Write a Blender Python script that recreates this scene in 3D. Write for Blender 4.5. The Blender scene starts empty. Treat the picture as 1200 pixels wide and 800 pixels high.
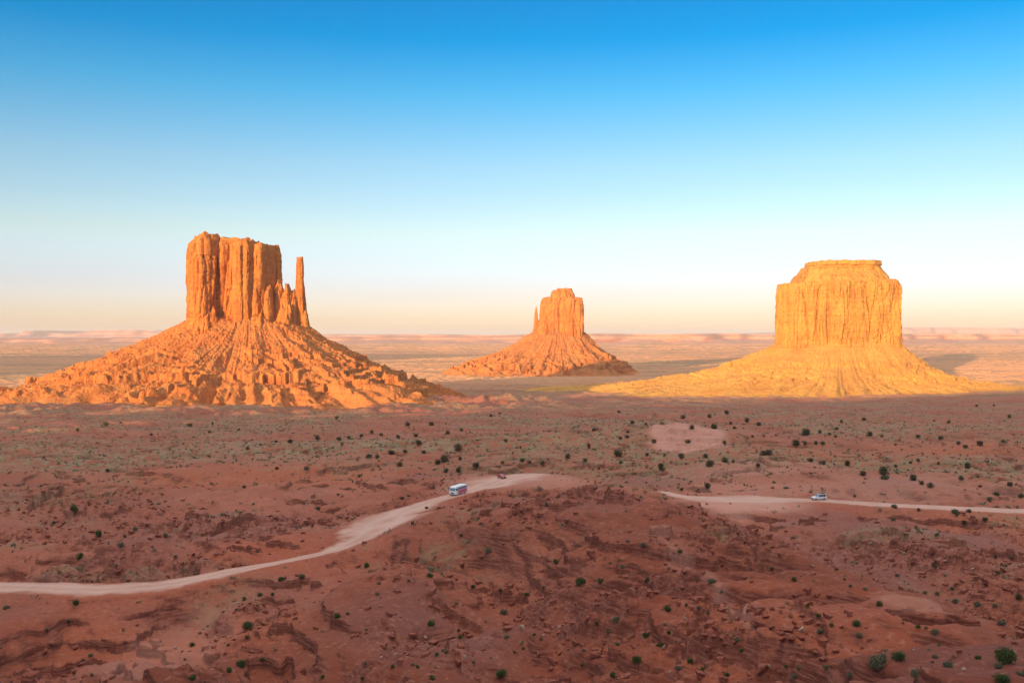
import bpy, math, random, numpy as np
F = 1133.0          # focal length in pixels of the 1200 px wide photograph
HZ = 394.0          # horizon row of the photograph
R = math.radians
SUN_AZ, SUN_EL = R(28.0), R(3.4)      # light travels towards +Y, turned 28 deg to the right
sc = bpy.context.scene
col = sc.collection

# ---------------------------------------------------------------- camera, sky, sun, exposure
cam_d = bpy.data.cameras.new('camera')
cam_d.sensor_width = 36.0
cam_d.lens = 36.0 * F / 1200.0
cam_d.clip_start, cam_d.clip_end = 0.5, 300000.0
cam = bpy.data.objects.new('camera', cam_d); col.objects.link(cam)
cam.location = (0, 0, 0)
cam.rotation_euler = (R(90) - math.atan((400 - HZ) / F), 0, 0)
sc.camera = cam

world = bpy.data.worlds.new('World'); sc.world = world
world.use_nodes = True
wn = world.node_tree; wn.nodes.clear()
wo = wn.nodes.new('ShaderNodeOutputWorld'); wb = wn.nodes.new('ShaderNodeBackground')
sky = wn.nodes.new('ShaderNodeTexSky'); sky.sky_type = 'NISHITA'; sky.sun_disc = False
sky.sun_elevation = SUN_EL; sky.sun_rotation = math.pi + SUN_AZ
sky.altitude = 1700; sky.air_density = 1.0; sky.dust_density = 1.0; sky.ozone_density = 1.0
wb.inputs[1].default_value = 0.15
# colour match in view, added fill light overhead: gain per elevation on the physical sky (the same for every ray)
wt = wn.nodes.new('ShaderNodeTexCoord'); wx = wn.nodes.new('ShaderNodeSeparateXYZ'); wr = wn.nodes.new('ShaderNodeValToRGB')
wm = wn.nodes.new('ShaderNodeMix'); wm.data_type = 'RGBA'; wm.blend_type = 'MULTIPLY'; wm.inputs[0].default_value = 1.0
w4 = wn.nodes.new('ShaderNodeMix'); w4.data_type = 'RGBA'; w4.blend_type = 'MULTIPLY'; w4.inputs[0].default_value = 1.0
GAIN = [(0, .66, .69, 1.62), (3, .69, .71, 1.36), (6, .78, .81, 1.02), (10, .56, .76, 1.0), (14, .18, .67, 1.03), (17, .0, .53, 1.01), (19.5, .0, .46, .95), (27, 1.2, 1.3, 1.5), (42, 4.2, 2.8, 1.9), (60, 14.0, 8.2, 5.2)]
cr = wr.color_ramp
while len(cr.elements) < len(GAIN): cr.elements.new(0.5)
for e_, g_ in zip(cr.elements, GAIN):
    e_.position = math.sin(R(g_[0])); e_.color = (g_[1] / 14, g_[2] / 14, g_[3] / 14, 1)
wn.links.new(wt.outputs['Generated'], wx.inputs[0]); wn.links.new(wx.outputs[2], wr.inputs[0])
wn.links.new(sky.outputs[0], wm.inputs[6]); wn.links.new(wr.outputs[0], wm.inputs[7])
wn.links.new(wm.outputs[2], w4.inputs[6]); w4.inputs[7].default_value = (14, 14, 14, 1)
# thin even veils of cloud low in the sky
wp = wn.nodes.new('ShaderNodeMapping'); wp.inputs['Scale'].default_value = (1.6, 1.6, 26); wz = wn.nodes.new('ShaderNodeTexNoise'); wz.inputs['Scale'].default_value = 1.5; wz.inputs['Detail'].default_value = 5
wq = wn.nodes.new('ShaderNodeMapRange'); wq.inputs[1].default_value = .42; wq.inputs[2].default_value = .72; wq.inputs[3].default_value = 0; wq.inputs[4].default_value = .16
wv = wn.nodes.new('ShaderNodeMapRange'); wv.inputs[1].default_value = .20; wv.inputs[2].default_value = .03; wf = wn.nodes.new('ShaderNodeMath'); wf.operation = 'MULTIPLY'
wc = wn.nodes.new('ShaderNodeMix'); wc.data_type = 'RGBA'; wc.blend_type = 'MULTIPLY'; wc.inputs[7].default_value = (.80, .66, .62, 1)
wn.links.new(wt.outputs['Generated'], wp.inputs[0]); wn.links.new(wp.outputs[0], wz.inputs[0]); wn.links.new(wz.outputs[0], wq.inputs[0]); wn.links.new(wx.outputs[2], wv.inputs[0])
wn.links.new(wq.outputs[0], wf.inputs[0]); wn.links.new(wv.outputs[0], wf.inputs[1]); wn.links.new(wf.outputs[0], wc.inputs[0]); wn.links.new(w4.outputs[2], wc.inputs[6])
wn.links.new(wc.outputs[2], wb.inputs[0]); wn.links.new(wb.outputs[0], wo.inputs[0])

sun_d = bpy.data.lights.new('sun', 'SUN'); sun_d.energy = 3.9; sun_d.angle = R(0.5)
sun_d.color = (1.0, 0.64, 0.30)
sun = bpy.data.objects.new('sun', sun_d); col.objects.link(sun)
sun.rotation_euler = (R(90) - SUN_EL, 0, -SUN_AZ)     # -Z of the lamp points along the light
sc.view_settings.view_transform = 'Standard'; sc.view_settings.look = 'None'
sc.view_settings.gamma = 1.0; sc.view_settings.use_curve_mapping = False
sc.view_settings.exposure = 1.25

# ---------------------------------------------------------------- noise
f32 = np.float32
_ga = (np.arange(256) * (2 * np.pi / 256)).astype(f32)
_GC, _GS = np.cos(_ga), np.sin(_ga)
def _hash(ix, iy, iz=None, seed=0):
    h = ix.astype(np.uint32) * np.uint32(374761393) + iy.astype(np.uint32) * np.uint32(668265263) + np.uint32((seed * 974634777 + 12345) & 0xffffffff)
    if iz is not None: h = h + iz.astype(np.uint32) * np.uint32(2246822519)
    h = (h ^ (h >> np.uint32(13))) * np.uint32(1274126177)
    h = (h ^ (h >> np.uint32(15))) * np.uint32(2654435761)
    return (h >> np.uint32(16)) & np.uint32(255)
def perlin2(x, y, seed=0):
    x = np.asarray(x, f32); y = np.asarray(y, f32)
    fx, fy = np.floor(x), np.floor(y)
    ix, iy = fx.astype(np.int32), fy.astype(np.int32)
    x = x - fx; y = y - fy
    u = x * x * x * (x * (x * 6 - 15) + 10); v = y * y * y * (y * (y * 6 - 15) + 10)
    def g(a, b):
        h = _hash(ix + a, iy + b, None, seed)
        return _GC[h] * (x - a) + _GS[h] * (y - b)
    n0 = g(0, 0); n0 += u * (g(1, 0) - n0)
    n1 = g(0, 1); n1 += u * (g(1, 1) - n1)
    return (n0 + v * (n1 - n0)) * f32(1.5)
_gr = np.random.RandomState(7).normal(size=(256, 3)); _gr /= np.linalg.norm(_gr, axis=1)[:, None]; _gr = _gr.astype(f32)
def perlin3(x, y, z, seed=0):
    x, y, z = np.broadcast_arrays(np.asarray(x, f32), np.asarray(y, f32), np.asarray(z, f32))
    fx, fy, fz = np.floor(x), np.floor(y), np.floor(z)
    ix, iy, iz = fx.astype(np.int32), fy.astype(np.int32), fz.astype(np.int32)
    x = x - fx; y = y - fy; z = z - fz
    u = x * x * (3 - 2 * x); v = y * y * (3 - 2 * y); w = z * z * (3 - 2 * z)
    def g(a, b, c):
        h = _hash(ix + a, iy + b, iz + c, seed)
        q = _gr[h]
        return q[..., 0] * (x - a) + q[..., 1] * (y - b) + q[..., 2] * (z - c)
    def pl(c):
        n0 = g(0, 0, c); n0 = n0 + u * (g(1, 0, c) - n0)
        n1 = g(0, 1, c); n1 = n1 + u * (g(1, 1, c) - n1)
        return n0 + v * (n1 - n0)
    a = pl(0)
    return (a + w * (pl(1) - a)) * f32(1.5)
def fbm(x, y, wl, octs=4, seed=0, gain=0.5):
    s = 0; a = 1.0; t = 0
    for k in range(octs):
        s = s + a * perlin2(x / wl + 13.7 * k, y / wl - 7.1 * k, seed + k); t += a
        a *= gain; wl *= 0.48
    return s / t
def ridged(x, y, wl, octs=3, seed=0):
    s = 0; a = 1.0; t = 0
    for k in range(octs):
        s = s + a * (1 - 2 * np.abs(perlin2(x / wl + 3.3 * k, y / wl + 9.1 * k, seed + k))); t += a
        a *= 0.5; wl *= 0.45
    return s / t
def worley(x, y, cell, seed):
    """rubble: distance to the nearest and second nearest stone centre, and that stone's random number"""
    x = (x / cell).astype(f32); y = (y / cell).astype(f32)
    ix, iy = np.floor(x).astype(np.int32), np.floor(y).astype(np.int32)
    f1 = np.full(x.shape, 9, f32); f2 = f1.copy(); rnd = np.zeros(x.shape, f32)
    for a in (-1, 0, 1):
        for b in (-1, 0, 1):
            h1 = _hash(ix + a, iy + b, None, seed).astype(f32) / 255; h2 = _hash(ix + a, iy + b, None, seed + 1).astype(f32) / 255
            d = np.hypot(ix + a + h1 - x, iy + b + h2 - y)
            h3 = _hash(ix + a, iy + b, None, seed + 2).astype(f32) / 255
            k = d < f1
            f2 = np.where(k, f1, np.minimum(f2, d)); rnd = np.where(k, h3, rnd); f1 = np.where(k, d, f1)
    return f1, f2, rnd
def sm(a, b, x):
    t = np.clip((np.asarray(x) - a) / (b - a), 0, 1); return t * t * (3 - 2 * t)

# ---------------------------------------------------------------- large landform: a smooth surface through surveyed points
CT = [ # (column, row in the photograph, distance m)
 (0,800,130),(200,800,127),(400,800,108),(600,800,90),(800,800,77),(1000,800,67),(1200,800,62),
 (0,740,165),(150,740,165),(300,740,158),(400,740,143),(600,740,124),(800,740,110),(1000,740,104),(1200,745,92),(1090,770,84),
 (-150,688,200),(0,688,200),(120,690,200),(200,683,206),(280,668,216),(340,657,226),(400,643,240),(440,622,262),(480,597,290),(536,579,318),(580,565,345),(625,555,366),
 (800,583,314),(870,584,312),(960,586,308),(1100,596,291),(1200,598,289),(1350,602,283),
 (650,568,262),(700,565,250),(750,572,240),(800,590,226),(560,588,262),(500,610,240),(440,641,216),(380,652,206),
 (600,640,192),(700,640,182),(500,700,165),(600,700,152),(700,700,143),(800,680,147),(900,700,128),
 (950,655,170),(1050,690,142),(1130,712,124),(1200,735,108),(1000,640,232),(1100,650,217),(1200,665,200),(1100,702,176),(900,620,255),(1200,622,256),
 (0,640,245),(100,620,270),(270,600,300),(0,575,345),(150,570,380),(300,560,400),(0,530,520),(200,530,540),(400,530,520),
 (0,500,820),(200,500,850),(400,500,820),(0,482,1280),(200,487,1220),(400,485,1290),(500,545,430),(600,530,480),(650,545,420),(750,530,470),
 (800,499,560),(820,496,600),(760,512,530),(850,520,500),(800,496,760),(940,546,415),(940,540,450),(1000,560,370),(1100,550,400),(1200,560,370),
 (1000,520,560),(1200,520,560),(1000,490,950),(1200,490,950),(600,500,800),(600,480,1300),(800,475,1500),(1000,470,1950),(1200,465,2000)]
_pts = []
for px, py, Y in CT:
    X = (px - 600) / F * Y; _pts.append((X, Y, -(py - HZ) / F * Y))
_ang = []
for X, Y, z in _pts: _ang.append((math.atan2(X, Y), math.log(math.hypot(X, Y)), z))
for a in (-0.75, -0.4, 0, 0.4, 0.75):
    for r_, z in ((9, -6.5), (20, -13), (38, -20), (2600, -143), (4500, -146), (9000, -146), (20000, -135), (60000, -90)):
        _ang.append((a, math.log(r_), z))
for a, l in ((-0.8, [(62, -26), (130, -46), (220, -51), (400, -58), (900, -80), (1600, -120)]), (0.8, [(62, -22), (120, -34), (220, -45), (400, -56), (900, -80), (1600, -118)])):
    for r_, z in l: _ang.append((a, math.log(r_), z))
_A = np.array(_ang); _U = np.stack([_A[:, 0] * 1.6, _A[:, 1]], 1)
def _k(d2): return np.where(d2 > 1e-12, 0.5 * d2 * np.log(d2 + 1e-12), 0)
_n = len(_A); _D = ((_U[:, None] - _U[None]) ** 2).sum(-1)
_M = np.zeros((_n + 3, _n + 3)); _M[:_n, :_n] = _k(_D) + np.eye(_n) * 2e-4
_M[:_n, _n] = 1; _M[:_n, _n + 1:] = _U; _M[_n:, :_n] = _M[:_n, _n:].T
_wt = np.linalg.solve(_M, np.concatenate([_A[:, 2], [0, 0, 0]]))
# tabulated once, then read by cubic interpolation
_ga_, _gl_ = np.linspace(-0.9 * 1.6, 0.9 * 1.6, 241), np.linspace(1.8, 11.3, 381)
_gg = np.zeros((241, 381))
_GA, _GL = np.meshgrid(_ga_, _gl_, indexing='ij')
_gg += _wt[_n] + _wt[_n + 1] * _GA + _wt[_n + 2] * _GL
for i in range(_n): _gg += _wt[i] * _k((_GA - _U[i, 0]) ** 2 + (_GL - _U[i, 1]) ** 2)
def _cubic(p, t):
    return p[1] + 0.5 * t * (p[2] - p[0] + t * (2 * p[0] - 5 * p[1] + 4 * p[2] - p[3] + t * (3 * (p[1] - p[2]) + p[3] - p[0])))
def front(X, Y):
    a = np.clip(np.arctan2(X, Y), -0.85, 0.85) * 1.6
    l = np.log(np.maximum(np.hypot(X, Y), 7.0))
    fa = (a - _ga_[0]) / (_ga_[1] - _ga_[0]); fl = np.clip((l - _gl_[0]) / (_gl_[1] - _gl_[0]), 1, 378.999)
    ia, il = fa.astype(np.int32), fl.astype(np.int32); ta, tl = fa - ia, fl - il
    rows = []
    for q in (-1, 0, 1, 2): rows.append(_cubic([_gg[ia + q, il + s] for s in (-1, 0, 1, 2)], tl))
    return _cubic(rows, ta)
cA, sA = math.cos(SUN_AZ), math.sin(SUN_AZ)
PLP = np.array([-4000, -2400, -1800, -1300, -1080, -800, -681, -594, -440, -290, -150,  4, 134, 400, 2000], float)
PLH = np.array([  -52,   -23,   -26,   -30,   -29,  -18,  -12,   -1,    4,    9,   22, 38,  46,  56,   64], float)
def base(X, Y):
    z = front(X, Y)
    r = np.hypot(X, Y)
    p = X * cA - Y * sA
    hp = np.interp(p, PLP, PLH) + 2.5 * fbm(X, Y, 90.0, 3, 400)
    hp = -1.9 + (hp + 1.9) * sm(12, 170, r)
    w = 14 + 0.22 * r
    s = sm(-0.5, 0.5, (-Y - 0.12 * np.abs(X) + 0.25 * w) / w)
    z = z * (1 - s) + hp * s
    return np.where(r < 9, -1.75 + (z + 1.75) * sm(3.0, 9, r) * (1 - s) , z)
def pix(px, py, fn=None, y0=50, y1=3000, drop=0.0):
    """where the sight line through photo pixels px, py first meets the ground"""
    fn = fn or base
    px = np.atleast_1d(np.asarray(px, float)); py = np.atleast_1d(np.asarray(py, float))
    Ys = np.exp(np.linspace(math.log(y0), math.log(y1), 900))
    X = (px[:, None] - 600) / F * Ys[None]; Z = -(py[:, None] - HZ) / F * Ys[None]
    g = fn(X.ravel(), np.broadcast_to(Ys, X.shape).ravel()).reshape(X.shape)
    below = g + drop >= Z
    i = np.where(below.any(1), below.argmax(1), 899)
    return np.stack([X[np.arange(len(px)), i], Ys[i]], 1)
# roads as world polylines: (x, y, half width)
def road_line(pts): return np.array([((px - 600) / F * Y, Y, w) for px, Y, w in pts])
ROADS = [road_line([(-330,214,5),(-150,200,5),(0,200,5),(120,199,5),(200,205,4.8),(280,216,4.8),(340,226,4.6),(395,240,4.8),(430,255,6.5),(450,272,11),(466,284,9),(500,301,4.6),(536,318,4.6),(562,333,6),(592,352,12),(616,362,8)]), road_line([(781,327,2.5),(796,318,4.5),(830,312,6),(872,310,9),(905,309,5),(960,308,4),(1040,299,4),(1120,292,4.2),(1200,288,4.6),(1420,282,5)]),
         road_line([(575,330,6),(600,352,8)])]
def seg_field(X, Y, line, width_scale=1.0):
    """min over segments of distance / half width"""
    best = np.full(X.shape, 1e9)
    for (x0, y0, w0), (x1, y1, w1) in zip(line[:-1], line[1:]):
        dx, dy = x1 - x0, y1 - y0
        t = np.clip(((X - x0) * dx + (Y - y0) * dy) / (dx * dx + dy * dy), 0, 1)
        d = np.hypot(X - x0 - t * dx, Y - y0 - t * dy) / ((w0 + t * (w1 - w0)) * width_scale)
        best = np.minimum(best, d)
    return best
# rock ledges: photo polylines with the drop on the side nearer the camera
LEDGES = [([(497,683),(520,686),(548,684),(572,682)],2.6,7),([(572,690),(595,693),(610,690)],1.6,6),([(444,706),(462,712),(480,718),(500,721),(518,720)],1.4,5),([(518,720),(535,732),(552,735),(567,738)],1.5,5),
 ([(575,775),(595,782),(615,792)],1.2,5),([(592,598),(612,600),(632,607),(668,610)],1.4,9),([(676,698),(700,701),(725,706),(742,705)],1.6,6),([(720,660),(745,650),(770,648)],1.0,5),
 ([(246,609),(262,603),(280,597),(300,592)],6.0,9),([(28,586),(45,580),(58,573),(75,563)],6,13),([(115,597),(130,592),(148,586)],3.5,8),([(330,578),(350,577),(368,578)],2.5,12),
 ([(82,668),(110,660),(140,650),(180,638)],1.2,5),([(220,650),(240,642),(262,638)],1.0,4),([(1030,622),(1050,626),(1072,632)],3,8),([(880,640),(900,652),(930,655)],2.0,6),([(1085,690),(1120,700),(1160,712),(1200,722)],2.4,5),
 ([(1000,655),(1040,668),(1080,672)],1.6,7),([(870,628),(905,640),(950,646)],1.6,7),([(600,655),(640,662),(690,668)],1.0,6),([(620,672),(650,676),(690,680)],1.2,5),([(810,612),(850,618),(885,616)],1.6,7),
 ([(40,745),(80,752),(125,750)],1.3,6),([(65,790),(90,786),(110,792)],1.4,4),([(855,600),(880,606),(905,612)],1.5,9),([(760,560),(775,566),(790,571)],2.0,9),([(675,570),(690,576),(697,580)],1.6,8),
 ([(640,760),(660,752),(690,758)],1.3,5),([(840,690),(870,700),(885,725)],1.8,5),([(930,700),(960,712),(975,735)],1.6,6),([(1155,655),(1180,662),(1200,668)],1.5,6),([(700,742),(730,738),(760,745)],1.2,4),([(420,770),(450,778),(480,776)],0.9,5)]
LED = []
for pts, h, L in LEDGES:
    w = pix([q[0] for q in pts], [q[1] for q in pts]); LED.append((w, h, L))
def ledges(X, Y, dmask=False):
    dz = np.zeros(X.shape); rk = np.zeros(X.shape)
    wx = X + 1.6 * fbm(X, Y, 7.0, 3, 61); wy = Y + 1.8 * fbm(X, Y, 8.0, 3, 71) + 0.25 * perlin2(X / 1.3, Y / 1.3, 81)
    for w, h, L in LED:
        lo, hi = w.min(0) - 6 * L, w.max(0) + 6 * L
        m = (X > lo[0]) & (X < hi[0]) & (Y > lo[1]) & (Y < hi[1])
        if not m.any(): continue
        x, y = wx[m], wy[m]
        bd = np.full(x.shape, 1e9); bs = np.zeros(x.shape); bt = np.zeros(x.shape)
        n = len(w) - 1
        for i in range(n):
            (x0, y0), (x1, y1) = w[i], w[i + 1]
            dx, dy = x1 - x0, y1 - y0; LL = math.hypot(dx, dy)
            t = ((x - x0) * dx + (y - y0) * dy) / (LL * LL); tc = np.clip(t, 0, 1)
            d = np.hypot(x - x0 - tc * dx, y - y0 - tc * dy)
            s = ((y - y0) * dx - (x - x0) * dy) / LL          # + = far side (lines run left to right)
            k = d < bd
            bd = np.where(k, d, bd); bs = np.where(k, s, bs); bt = np.where(k, (i + tc) / n, bt)
        end = sm(0, 0.12, bt) * sm(1, 0.88, bt) * np.exp(-np.maximum(bd - np.abs(bs), 0) / 2.0)
        hh = h * (0.75 + 0.5 * perlin2(x / 6.0, y / 6.0, 91))
        near = np.where(bs < 0.0, -hh * 0.58 * sm(0.0, 0.34, -bs) * np.exp(-np.maximum(-bs - 0.5, 0) / L), hh * 0.2 * np.exp(-bs / (L * 0.8)))
        dz[m] += near * end
        rk[m] = np.maximum(rk[m], end * np.exp(-np.abs(bs + 0.5) / 2.6))
    return dz, rk
def blob(X, Y, px, Yc, rx, ry, soft=0.35):
    xc = (px - 600) / F * Yc
    d = np.hypot((X - xc) / rx, (Y - Yc) / ry) + 0.22 * fbm(X, Y, max(rx, ry) * 0.5, 3, int(px) % 97)
    return sm(1 + soft, 1 - soft, d)
# stony patches: photo column, distance, half width, half depth, strength; and smooth bare slopes
STONY = [(905, 118, 9, 9, 1), (925, 106, 8, 5, 1), (845, 128, 7, 12, 1), (760, 150, 9, 16, .9), (700, 128, 8, 7, .7), (620, 108, 9, 7, .8), (860, 185, 12, 14, 1), (790, 215, 10, 10, .9), (700, 232, 16, 12, .8), (500, 205, 10, 14, .7), (560, 290, 12, 14, .9),
  (240, 290, 34, 26, 1), (330, 305, 26, 20, .9), (400, 300, 18, 16, .8), (60, 330, 40, 26, .8), (130, 305, 24, 14, .8), (1080, 225, 26, 22, .9), (1000, 232, 26, 18, .8), (1160, 180, 18, 22, .9), (1110, 165, 12, 12, .9), (260, 175, 12, 22, .9), (60, 150, 20, 18, .8), (180, 140, 16, 10, .8), (860, 88, 8, 6, .9), (640, 98, 8, 6, .8), (230, 230, 24, 10, .7), (300, 140, 8, 10, .8)]
CLEAR = [(980, 124, 12, 16), (1060, 110, 12, 10), (450, 150, 16, 22), (340, 150, 9, 20), (560, 172, 12, 10), (640, 165, 12, 8), (660, 210, 18, 12), (720, 172, 12, 9), (560, 132, 10, 8), (900, 350, 60, 22), (1000, 340, 60, 20), (195, 168, 10, 24), (780, 235, 14, 10)]
def clear_(X, Y):
    c = 0
    for bx in CLEAR: c = np.maximum(c, blob(X, Y, bx[0], bx[1], bx[2], bx[3], .4))
    return .92 * c
def benches(X, Y, lam, h, seed):
    """sawtooth steps added to the plain, risers turned west to catch the low sun"""
    q = (Y * .97 + X * .24) / lam + 2.2 * fbm(X, Y, lam * 5.0, 4, seed); fr = q - np.floor(q)
    return h * (np.minimum(fr / .26, 1) - fr) * (.75 + .5 * perlin2(X / (lam * 1.7), Y / (lam * 1.7), seed + 5))
def terrain(X, Y, attrs=False):
    X = np.asarray(X, float); Y = np.asarray(Y, float)
    r = np.hypot(X, Y)
    z = base(X, Y)
    road = np.full(X.shape, 9.0)
    m = (r < 700) & (Y > 100)
    if m.any():
        road[m] = seg_field(X[m], Y[m], ROADS[0])
        for q_ in ROADS[1:]: road[m] = np.minimum(road[m], seg_field(X[m], Y[m], q_))
        road[m] += 0.55 * fbm(X[m], Y[m], 13.0, 5, 5, .6)
    off = sm(1.0, 3.2, road)                       # 0 on the road
    near = sm(2600, 300, r); mid = sm(120, 500, r) * sm(2600, 1200, r)
    amp = off * sm(6, 60, r)
    # rolling ground, gullies, strata steps
    big = fbm(X, Y, 95.0, 3, 11)
    z = z + amp * (3.0 * big * sm(60, 200, r) * sm(6000, 1500, r) + mid * (6.5 * fbm(X, Y, 210.0, 3, 19) - 4.5 * sm(.2, .95, ridged(X, Y, 130., 3, 23))))
    gul = ridged(X + 9 * perlin2(X / 40, Y / 40, 31), Y, 34.0, 3, 21)
    rough = sm(-0.15, 0.45, fbm(X, Y, 70.0, 3, 33) + 0.05)
    z = z - amp * near * (3.6 * sm(0.25, 1.0, gul)) * (0.35 + rough)
    xr, yr = X * .80 + Y * .60, Y * .80 - X * .60
    rib = ridged((xr + 6 * perlin2(X / 30, Y / 30, 35)) / 1.0, yr * .42, 24.0, 3, 27)
    z = z - amp * sm(420, 260, r) * 4.6 * sm(.1, .95, rib) * (.25 + .75 * sm(-.3, .3, fbm(X, Y, 60.0, 2, 28)))
    carve = ridged(X + 14 * perlin2(X / 70, Y / 70, 36), Y * .75 + 10 * perlin2(X / 60, Y / 60, 37), 68.0, 2, 38)
    z = z - amp * sm(60, 95, r) * sm(330, 235, r) * 6.5 * sm(.15, .95, carve)
    step = 2.8
    q = (z + 2.6 * fbm(X, Y, 48.0, 3, 41) + sm(500, 250, r) * (.42 * perlin2(X / 3.4, Y / 3.4, 42) + .22 * perlin2(X / 1.5, Y / 1.5, 43))) / step
    fr = q - np.floor(q)
    tm = sm(-0.1, 0.25, fbm(X, Y, 45.0, 3, 51)) * near * amp
    z = z + tm * 1.75 * (sm(0.44, 0.53, fr) - fr)
    lz, rk = np.zeros(X.shape), np.zeros(X.shape)
    m = (r < 800) & (Y > 40)
    if m.any(): lz[m], rk[m] = ledges(X[m], Y[m])
    z = z + lz * off
    fine = fbm(X, Y, 9.0, 4, 101)
    z = z + amp * near * (0.55 * fine * (0.4 + rough) + 0.10)
    # stony ground: blocks and rubble lying in patches and below the ledges
    stony = np.clip(sm(.12, .42, fbm(X, Y, 42.0, 4, 201)) * .8, 0, 1)
    for bx in STONY: stony = np.maximum(stony, bx[4] * blob(X, Y, bx[0], bx[1], bx[2], bx[3], .5) * sm(-.35, .1, fbm(X, Y, 9.0, 3, 211)))
    stony = np.clip(np.maximum(stony, 1.2 * rk), 0, 1) * (1 - clear_(X, Y)) * sm(1.3, 2.4, road)
    m = r < 620
    if m.any():
        x, y = X[m] + .8 * perlin2(X[m] / 2.3, Y[m] / 2.3, 221), Y[m] + .8 * perlin2(X[m] / 2.3 + 9, Y[m] / 2.3, 222)
        f1, f2, rn = worley(x, y, 3.1, 231)
        b1 = sm(.02, .30, f2 - f1) * sm(.35, 1.0, rn) * 1.25
        g1, g2, rn2 = worley(x, y, 1.35, 241)
        b2 = sm(.02, .30, g2 - g1) * sm(.3, 1.0, rn2) * .55 * sm(420, 250, r[m])
        st = stony[m] * amp[m]
        z[m] += st * (b1 + b2) + amp[m] * (.10 * perlin2(x / .9, y / .9, 251) + .14 * (1 - 2 * np.abs(perlin2(x / 2.2, y / 2.2, 252)))) * (.3 + stony[m])
    bad = sm(1180, 1380, r) * sm(1950, 1650, r) * sm(.10, -.02, X / np.maximum(Y, 1)) * (Y > 0)     # badland mounds round the foot of the left butte
    z = z + bad * (11.0 * ridged(X, Y, 85.0, 3, 291) * sm(-.3, .2, fbm(X, Y, 150.0, 2, 292)) + 2.0 * fbm(X, Y, 20.0, 3, 293))
    z = z + sm(1600, 1850, r) * sm(2700, 2300, r) * 5.0 * fbm(X, Y, 130.0, 3, 295)
    z = z + 15.0 * blob(X, Y, 555, 1640, 120, 38, .6) * (.35 + .65 * ridged(X, Y, 46.0, 3, 297)) * (r > 900)
    # far plain: low swells, and added steps shaped to catch the low sun
    fa = sm(2500, 6000, r)
    z = z + fa * (5.0 * fbm(X, Y, 2600.0, 3, 131) + 1.2 * fbm(X, Y, 500.0, 3, 141))
    z = z + sm(600, 1600, r) * sm(9000, 4500, r) * (1.5 * ridged(X, Y, 52.0, 2, 261)) + sm(1900, 2600, r) * 2.5 * ridged(X, Y, 44.0, 2, 264)
    z = z + sm(1500, 2300, r) * sm(12000, 8000, r) * benches(X, Y, 52.0, 9.5, 270) + sm(7000, 11000, r) * benches(X, Y, 150.0, 27.0, 280)
    if not attrs: return z
    wheel = np.exp(-((road - 0.42) / 0.16) ** 2)
    roadm = sm(1.28, 0.72, road + .25 * fbm(X, Y, 3.0, 2, 6))
    veg = sm(300, 480, r) * (0.25 + 0.85 * sm(-0.3, 0.2, fbm(X, Y, 160.0, 4, 151)))
    veg = np.maximum(veg, 0.55 * sm(0.05, 0.5, fbm(X, Y, 30.0, 3, 161)) * (r > 200))
    pale = 1.0 * blob(X, Y, 868, 304, 19, 15) + 0.5 * blob(X, Y, 600, 350, 26, 26) + 1.0 * blob(X, Y, 805, 545, 22, 46, .15) + 0.35 * blob(X, Y, 1000, 345, 70, 26) + 0.4 * blob(X, Y, 1085, 132, 7, 4) \
        + 0.35 * blob(X, Y, 940, 405, 50, 22) + 0.35 * blob(X, Y, 195, 168, 10, 24)
    pl = PATHW
    m = (r < 320) & (Y > 60)
    if m.any(): pale[m] += 0.30 * sm(1.35, 0.3, seg_field(X[m], Y[m], pl) + 1.1 * fbm(X[m], Y[m], 4.0, 3, 171))
    veg = veg * (1 - np.clip(pale, 0, 1)) * sm(1.0, 2.0, road)
    dark = np.clip(0.9 * sm(0.0, 0.45, fbm(X, Y, 60.0, 3, 181)) * sm(320, 230, np.abs(r - 250) + 100) + 0.7 * blob(X, Y, 1040, 235, 55, 30) + 0.6 * blob(X, Y, 560, 285, 14, 10) + 0.6 * blob(X, Y, 700, 225, 12, 14) + 0.5 * blob(X, Y, 230, 300, 60, 30), 0, 1) * off
    red = np.clip(0.9 * blob(X, Y, 380, 410, 34, 36) + 0.7 * blob(X, Y, 230, 420, 44, 30) + 0.7 * blob(X, Y, 960, 480, 60, 34) + 0.6 * blob(X, Y, 940, 118, 22, 26) + sm(0.15, 0.5, fbm(X, Y, 120.0, 3, 191)) * 0.7 * sm(1500, 500, r), 0, 1)
    return z, roadm, veg, np.clip(pale, 0, 1), dark, red, np.maximum(rk, .6 * stony), wheel, road
_pw = pix([772, 790, 815, 840, 858, 880], [625, 637, 660, 675, 695, 720])
PATHW = np.concatenate([_pw, np.array([[1.8], [2.4], [1.5], [1.1], [1.1], [.7]])], 1)

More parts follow.
